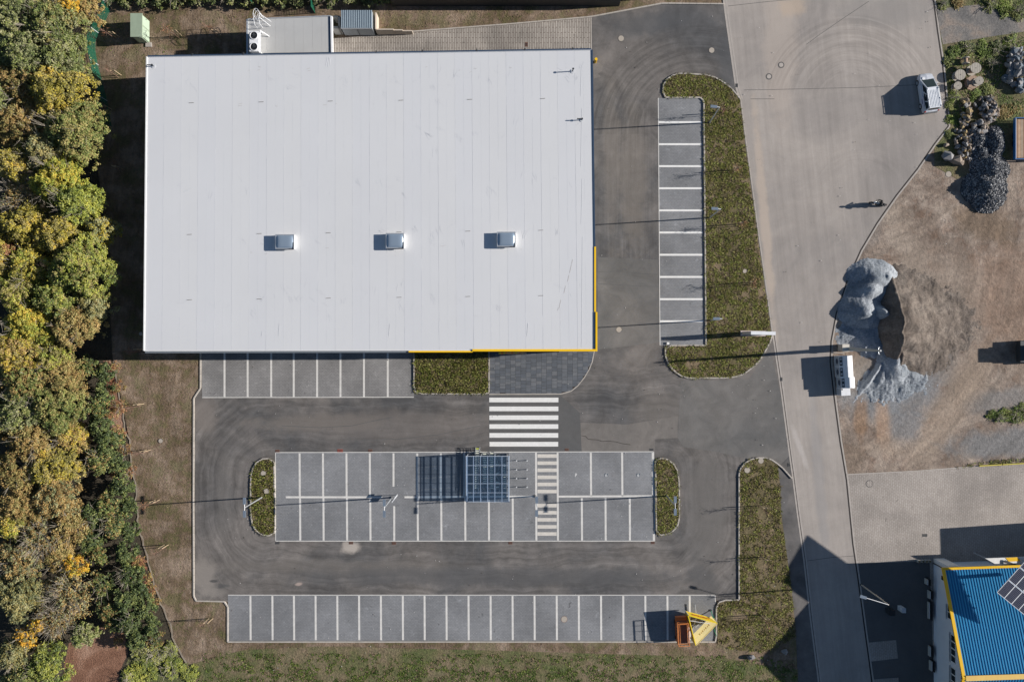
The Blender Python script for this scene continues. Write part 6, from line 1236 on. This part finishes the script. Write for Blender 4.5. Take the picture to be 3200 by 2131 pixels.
# sedge planting of the beds, meadow tufts: uncountable stuff
def tufts(name, label, polys, dens, mats, blade=(.16, .36), nb=10, z=.09, w=.014, tilt=1.25, probs=None, parent=None, cat='plants', patchy=None, flat=.42, holes=()):
    Vl = []; mi = []
    for poly in polys:
        x0, x1 = min(p[0] for p in poly), max(p[0] for p in poly); y0, y1 = min(p[1] for p in poly), max(p[1] for p in poly); n = int((x1-x0)*(y1-y0)/PXM**2*dens)
        X = RNG.uniform(x0, x1, n); Y = RNG.uniform(y0, y1, n); keep = [inside(poly, a_, b_) for a_, b_ in zip(X, Y)]; X, Y = X[keep], Y[keep]
        for hx_, hy_, hr_ in ((2327, 848, 9), (503, 1377, 9), (824, 1478, 11), (833, 1534, 11), (2377, 1439, 11), (2334, 1468, 12)): kk = np.hypot(X-hx_, Y-hy_) > hr_; X, Y = X[kk], Y[kk]
        if patchy is not None: kk = np.array([noise.fractal(Vector((a_*.022, b_*.032, patchy[2])), 1, 2, 4) > patchy[0]+RNG.normal(0, patchy[1]) for a_, b_ in zip(X, Y)], bool); X, Y = X[kk], Y[kk]
        k = 1/PXM; X = (X-CX)*k; Y = -(Y-CY)*k; n = len(X); m0 = RNG.choice(len(mats), n, p=probs)
        idx = np.repeat(np.arange(n), nb); N_ = len(idx); a = RNG.uniform(0, 2*math.pi, N_); L_ = RNG.uniform(blade[0], blade[1], N_)*np.repeat(RNG.uniform(.7, 1.25, n), nb); t = RNG.uniform(.25, 1, N_)*tilt
        dx, dy, dz = np.cos(a)*np.sin(t)*L_, np.sin(a)*np.sin(t)*L_, np.cos(t)*L_*flat+.01; bx, by = X[idx]+np.cos(a)*.02, Y[idx]+np.sin(a)*.02; wx, wy = -np.sin(a)*w, np.cos(a)*w
        B0 = np.stack([bx+wx, by+wy, np.full(N_, z)], 1); B1_ = np.stack([bx-wx, by-wy, np.full(N_, z)], 1); M0 = np.stack([bx+dx*.55-wx, by+dy*.55-wy, z+dz*.7], 1); M1 = np.stack([bx+dx*.55+wx, by+dy*.55+wy, z+dz*.7], 1); T0 = np.stack([bx+dx*1.15, by+dy*1.15, z+dz*.75], 1)
        Vl.append(np.stack([B0, B1_, M0, T0, M1], 1)); mi.append(m0[idx])
    Vt = np.concatenate(Vl).reshape(-1, 3); mi = np.concatenate(mi); n = len(mi)
    me = bpy.data.meshes.new(name); me.vertices.add(5*n); me.vertices.foreach_set('co', Vt.ravel().astype(np.float32)); me.loops.add(5*n); me.loops.foreach_set('vertex_index', np.arange(5*n, dtype=np.int32)); me.polygons.add(n)
    me.polygons.foreach_set('loop_start', np.arange(0, 5*n, 5, dtype=np.int32)); me.polygons.foreach_set('loop_total', np.full(n, 5, np.int32))
    for m in mats: me.materials.append(m)
    me.polygons.foreach_set('material_index', mi.astype(np.int32)); me.update(calc_edges=True); return tag(link(name, me, parent), label, cat, kind='stuff')
SG = [leafmat('sedge_green', [(.2, (.16, .20, .03)), (.55, (.31, .35, .06)), (.9, (.46, .47, .14))], .5, .25), leafmat('sedge_brown', [(.2, (.15, .115, .05)), (.6, (.24, .19, .09)), (.9, (.36, .29, .16))], .5, .25), leafmat('sedge_olive', [(.2, (.19, .175, .04)), (.6, (.33, .305, .08)), (.9, (.46, .43, .15))], .4, .25)]
GRS = [leafmat('grass_green', [(.2, (.09, .14, .025)), (.6, (.18, .25, .045)), (.9, (.31, .34, .08))], .6, .25), leafmat('grass_dry', [(.2, (.2, .14, .08)), (.6, (.33, .24, .145)), (.9, (.48, .38, .25))], .6, .2)]
tufts('sedge_plants', 'olive sedge plants covering the long east planting bed', [B1], 27, SG, probs=[.34, .3, .36], patchy=(-.42, .1, 5))
tufts('sedge_plants', 'sedge plants covering the bed by the store entrance', [B2], 29, SG, probs=[.36, .28, .36], blade=(.18, .4))
tufts('sedge_plants', 'sedge plants covering the small west island', [B3], 28, SG, probs=[.38, .22, .4]); tufts('sedge_plants', 'sedge plants covering the small east island', [B4], 28, SG, probs=[.38, .26, .36])
tufts('sedge_plants', 'thinning brownish sedge plants in the corner bed', [B5], 22, SG, probs=[.22, .38, .4], patchy=(-.25, .12, 3))
tufts('meadow_grass', 'green grass tufts along the south verge', [[(640, 2040), (2380, 2048), (2490, 2080), (2490, 2160), (600, 2160)], [(700, 2085), (2480, 2092), (2490, 2160), (600, 2160)]], 14, GRS, patchy=(-.08, .08, 1), probs=[.78, .22], blade=(.10, .26), nb=11, z=.05, w=.017)
tufts('dry_grass', 'dry brown grass on the verges round the parking lot', [[(716, 2010), (2300, 2010), (2380, 2075), (640, 2110)], [(425, 1110), (620, 1110), (600, 1235), (600, 1880), (700, 1890), (705, 2060), (640, 2090), (520, 1900), (440, 1600), (400, 1350)], [(600, 30), (760, 30), (760, 60), (600, 110)], [(1180, 20), (2000, 12), (1600, 62), (1290, 90), (1190, 85)], [(1060, 10), (1180, 10), (1170, 30), (1060, 30)], [(300, 40), (570, 40), (560, 170), (340, 230)]], 5, GRS, probs=[.3, .7], blade=(.05, .14), nb=6, z=.03, w=.013)
tufts('meadow_grass', 'green grass in the stone storage corner', [[(2965, 150), (3130, 130), (3200, 120), (3200, 160), (3130, 200), (3125, 300), (3040, 310), (2990, 420), (2968, 380)], [(3120, 290), (3200, 310), (3200, 360), (3120, 370)], [(3000, -10), (3210, -10), (3210, 40), (3080, 25)]], 16, GRS, probs=[.75, .25], blade=(.08, .24), nb=9, z=.02, w=.022)
tufts('roadside_weeds', 'thin olive weeds along the yellow beams of the paved yard', [[(2990, 1462), (3060, 1444), (3200, 1432), (3260, 1428), (3260, 1443), (3130, 1450), (3060, 1455)]], 22, SG+GRS, z=.02, probs=[.3, .15, .3, .15, .1])
# young staked trees
def sapling(px, py, tx, ty, label, leafy=.5, stakes=True, h=2.6, rx=None):
    p = W(px, py); t = W(tx, ty, h)-Vector((p.x, p.y, 0)); zb_ = .05; e = empty('young_tree', (p.x, p.y, zb_), 0, label, 'young tree', 'newly planted staked trees'); q = MB(); q.tube((0, 0, 0), (t.x, t.y, h), .035, .018, n=6); q.build('trunk', M['twig'], e)
    q = MB(); tips = []
    for k in range(26):
        a = RNG.uniform(0, 6.28); s = Vector((t.x, t.y, h))*RNG.uniform(.6, 1); u = s+Vector((math.cos(a)*RNG.uniform(.15, .55), math.sin(a)*RNG.uniform(.15, .55), RNG.uniform(.15, .6))); q.tube(s, u, .012, .005, n=3); tips.append(u)
    q.build('twigs', M['twig'], e)
    n = int(150*leafy)
    if n: T_ = np.array([tuple(tips[int(i)]) for i in RNG.integers(0, len(tips), n)]); link('crown', leaf_mesh('crown', T_+RNG.normal(0, .12, (n, 3)), unit(n)+np.array([0, 0, .6]), RNG.uniform(.03, .06, n), [LM['red']]), e)
    if stakes:
        for s in (-.22, .22): MB().tube((s+.1, .25, 0), (s+.1, .25, 1.75), .035, n=6).build('stake', M['wood'], e); 
        MB().box((.1, .25, 1.6), (.52, .05, .08)).build('crossbar', M['wood'], e); MB().box((.1, .25, 1.2), (.52, .05, .06)).build('crossbar', M['wood'], e)
SP = [(371, 243, 330, 214, 'staked young tree at the fence curve beside the store corner shade', .1), (366, 125, 322, 95, 'staked young tree with red twigs left of the green transformer', .5), (560, 120, 520, 88, 'bright orange young tree between transformer and annex', 1.0), (682, 118, 645, 80, 'faded orange young tree just left of the annex', .5),
 (342, 350, 325, 335, 'pinkish young tree in store shade near the fence end', .3), (375, 535, 350, 505, 'young tree deep in the store shade west side', .2), (442, 1268, 396, 1275, 'first staked verge tree south of the store', .7), (462, 1412, 424, 1418, 'second staked verge tree near the round cover', .05), (490, 1568, 448, 1582, 'third staked verge tree left of the lane, with red crown', .8), (518, 1708, 482, 1732, 'fourth staked verge tree beside the south lane', .02), (657, 1938, 625, 1955, 'staked tree below the lot corner, left of the south bays', .05), (442, 1098, 402, 1099, 'staked tree in the strip of store shade by the south west corner', .1)]
for a in SP: sapling(*a)
for px, py, lab, lf in ((2247, 360, 'northernmost young tree in the long east bed', .5), (2288, 540, 'reddish young tree by the sixth east bay', .5), (2303, 708, 'pink crowned young tree in the middle of the long east bed', .8), (2335, 890, 'orange crowned young tree near the south part of the long east bed', .8), (2375, 1585, 'young tree high in the corner bed', .1), (2385, 1745, 'young tree in the middle of the corner bed', .1), (2385, 1855, 'young tree beside the corner bed tail', .1), (2380, 1925, 'lowest young tree in the corner bed', .3)):
    sapling(px, py, px+(px-1600)*.028, py+(py-1065)*.028, lab, lf)
p = W(2345, 2050); e = empty('garden_boulder', (p.x, p.y, 0), 0, 'single grey boulder in the south verge grass', 'boulder'); link('stone', SME[0], e, (0, 0, .3), (0, 0, 0), (.42, .38, .4))
p = W(2449, 2032); e = empty('garden_boulder', (p.x, p.y, 0), 0, 'grey boulder in the deep shade beside the road', 'boulder'); link('stone', SME[4], e, (0, 0, .3), (0, 0, 0), (.42, .38, .4))
# green mesh fence in the north west corner
FG = plain('fence_green', (.015, .13, .075), .5); fp = [(345, 20), (343, 37), (326, 78), (309, 105), (299, 129), (299, 165), (307, 204), (313, 232), (321, 258), (335, 316), (350, 397)]
fe = empty('mesh_fence', (0, 0, 0), 0, 'curved green wire mesh fence between forest and the store bank', 'fence'); P_ = [W(x, y) for x, y in fp]
for i, (a, c) in enumerate(zip(P_[:-1], P_[1:])):
    MB().tube((a.x, a.y, 0), (a.x, a.y, 2.0), .03, n=6).build('post', FG if i % 3 else M['white'], fe); q = MB(); n = max(2, int((c-a).length/.09))
    for k in range(n): m_ = a.lerp(c, k/n); q.box((m_.x, m_.y, 1.0), (.022, .022, 1.9))
    d = c-a; an = math.atan2(d.y, d.x); mm = (a+c)/2
    for z in np.arange(.1, 2.0, .13): q.box((mm.x, mm.y, z), (d.length, .022, .022), rot=an)
    q.build('mesh_panel', FG, fe)
for lab, ax, ay, bx, by in (('green mesh gate leaf north of the container', 985, 42, 983, 10), ('green mesh panel behind the roof ladder', 797, 20, 790, -5)):
    a, c = W(ax, ay), W(bx, by); e = empty('mesh_gate', (0, 0, 0), 0, lab, 'gate'); q = MB(); n = int((c-a).length/.08)
    for k in range(n+1): m_ = a.lerp(c, k/n); q.box((m_.x, m_.y, 1.0), (.022, .022, 1.9))
    d = c-a; an = math.atan2(d.y, d.x); mm = (a+c)/2
    for z in np.arange(.1, 2.0, .13): q.box((mm.x, mm.y, z), (d.length, .022, .022), rot=an)
    q.build('mesh_panel', FG, e); MB().tube((a.x, a.y, 0), (a.x, a.y, 2.05), .04).build('post', FG, e); MB().tube((c.x, c.y, 0), (c.x, c.y, 2.05), .04).build('post', FG, e)
e = empty('board_fence', (0, 0, 0), 0, 'dark board fence along the top edge of the bank', 'fence')
for i in range(62):
    if i*34+330 > 2230: break
    a = W(345+i*30, 11-i*.1); MB().box((a.x, a.y+.25, .8), (1.06, .05, 1.6)).build('fence_panel', M['dark'], e)
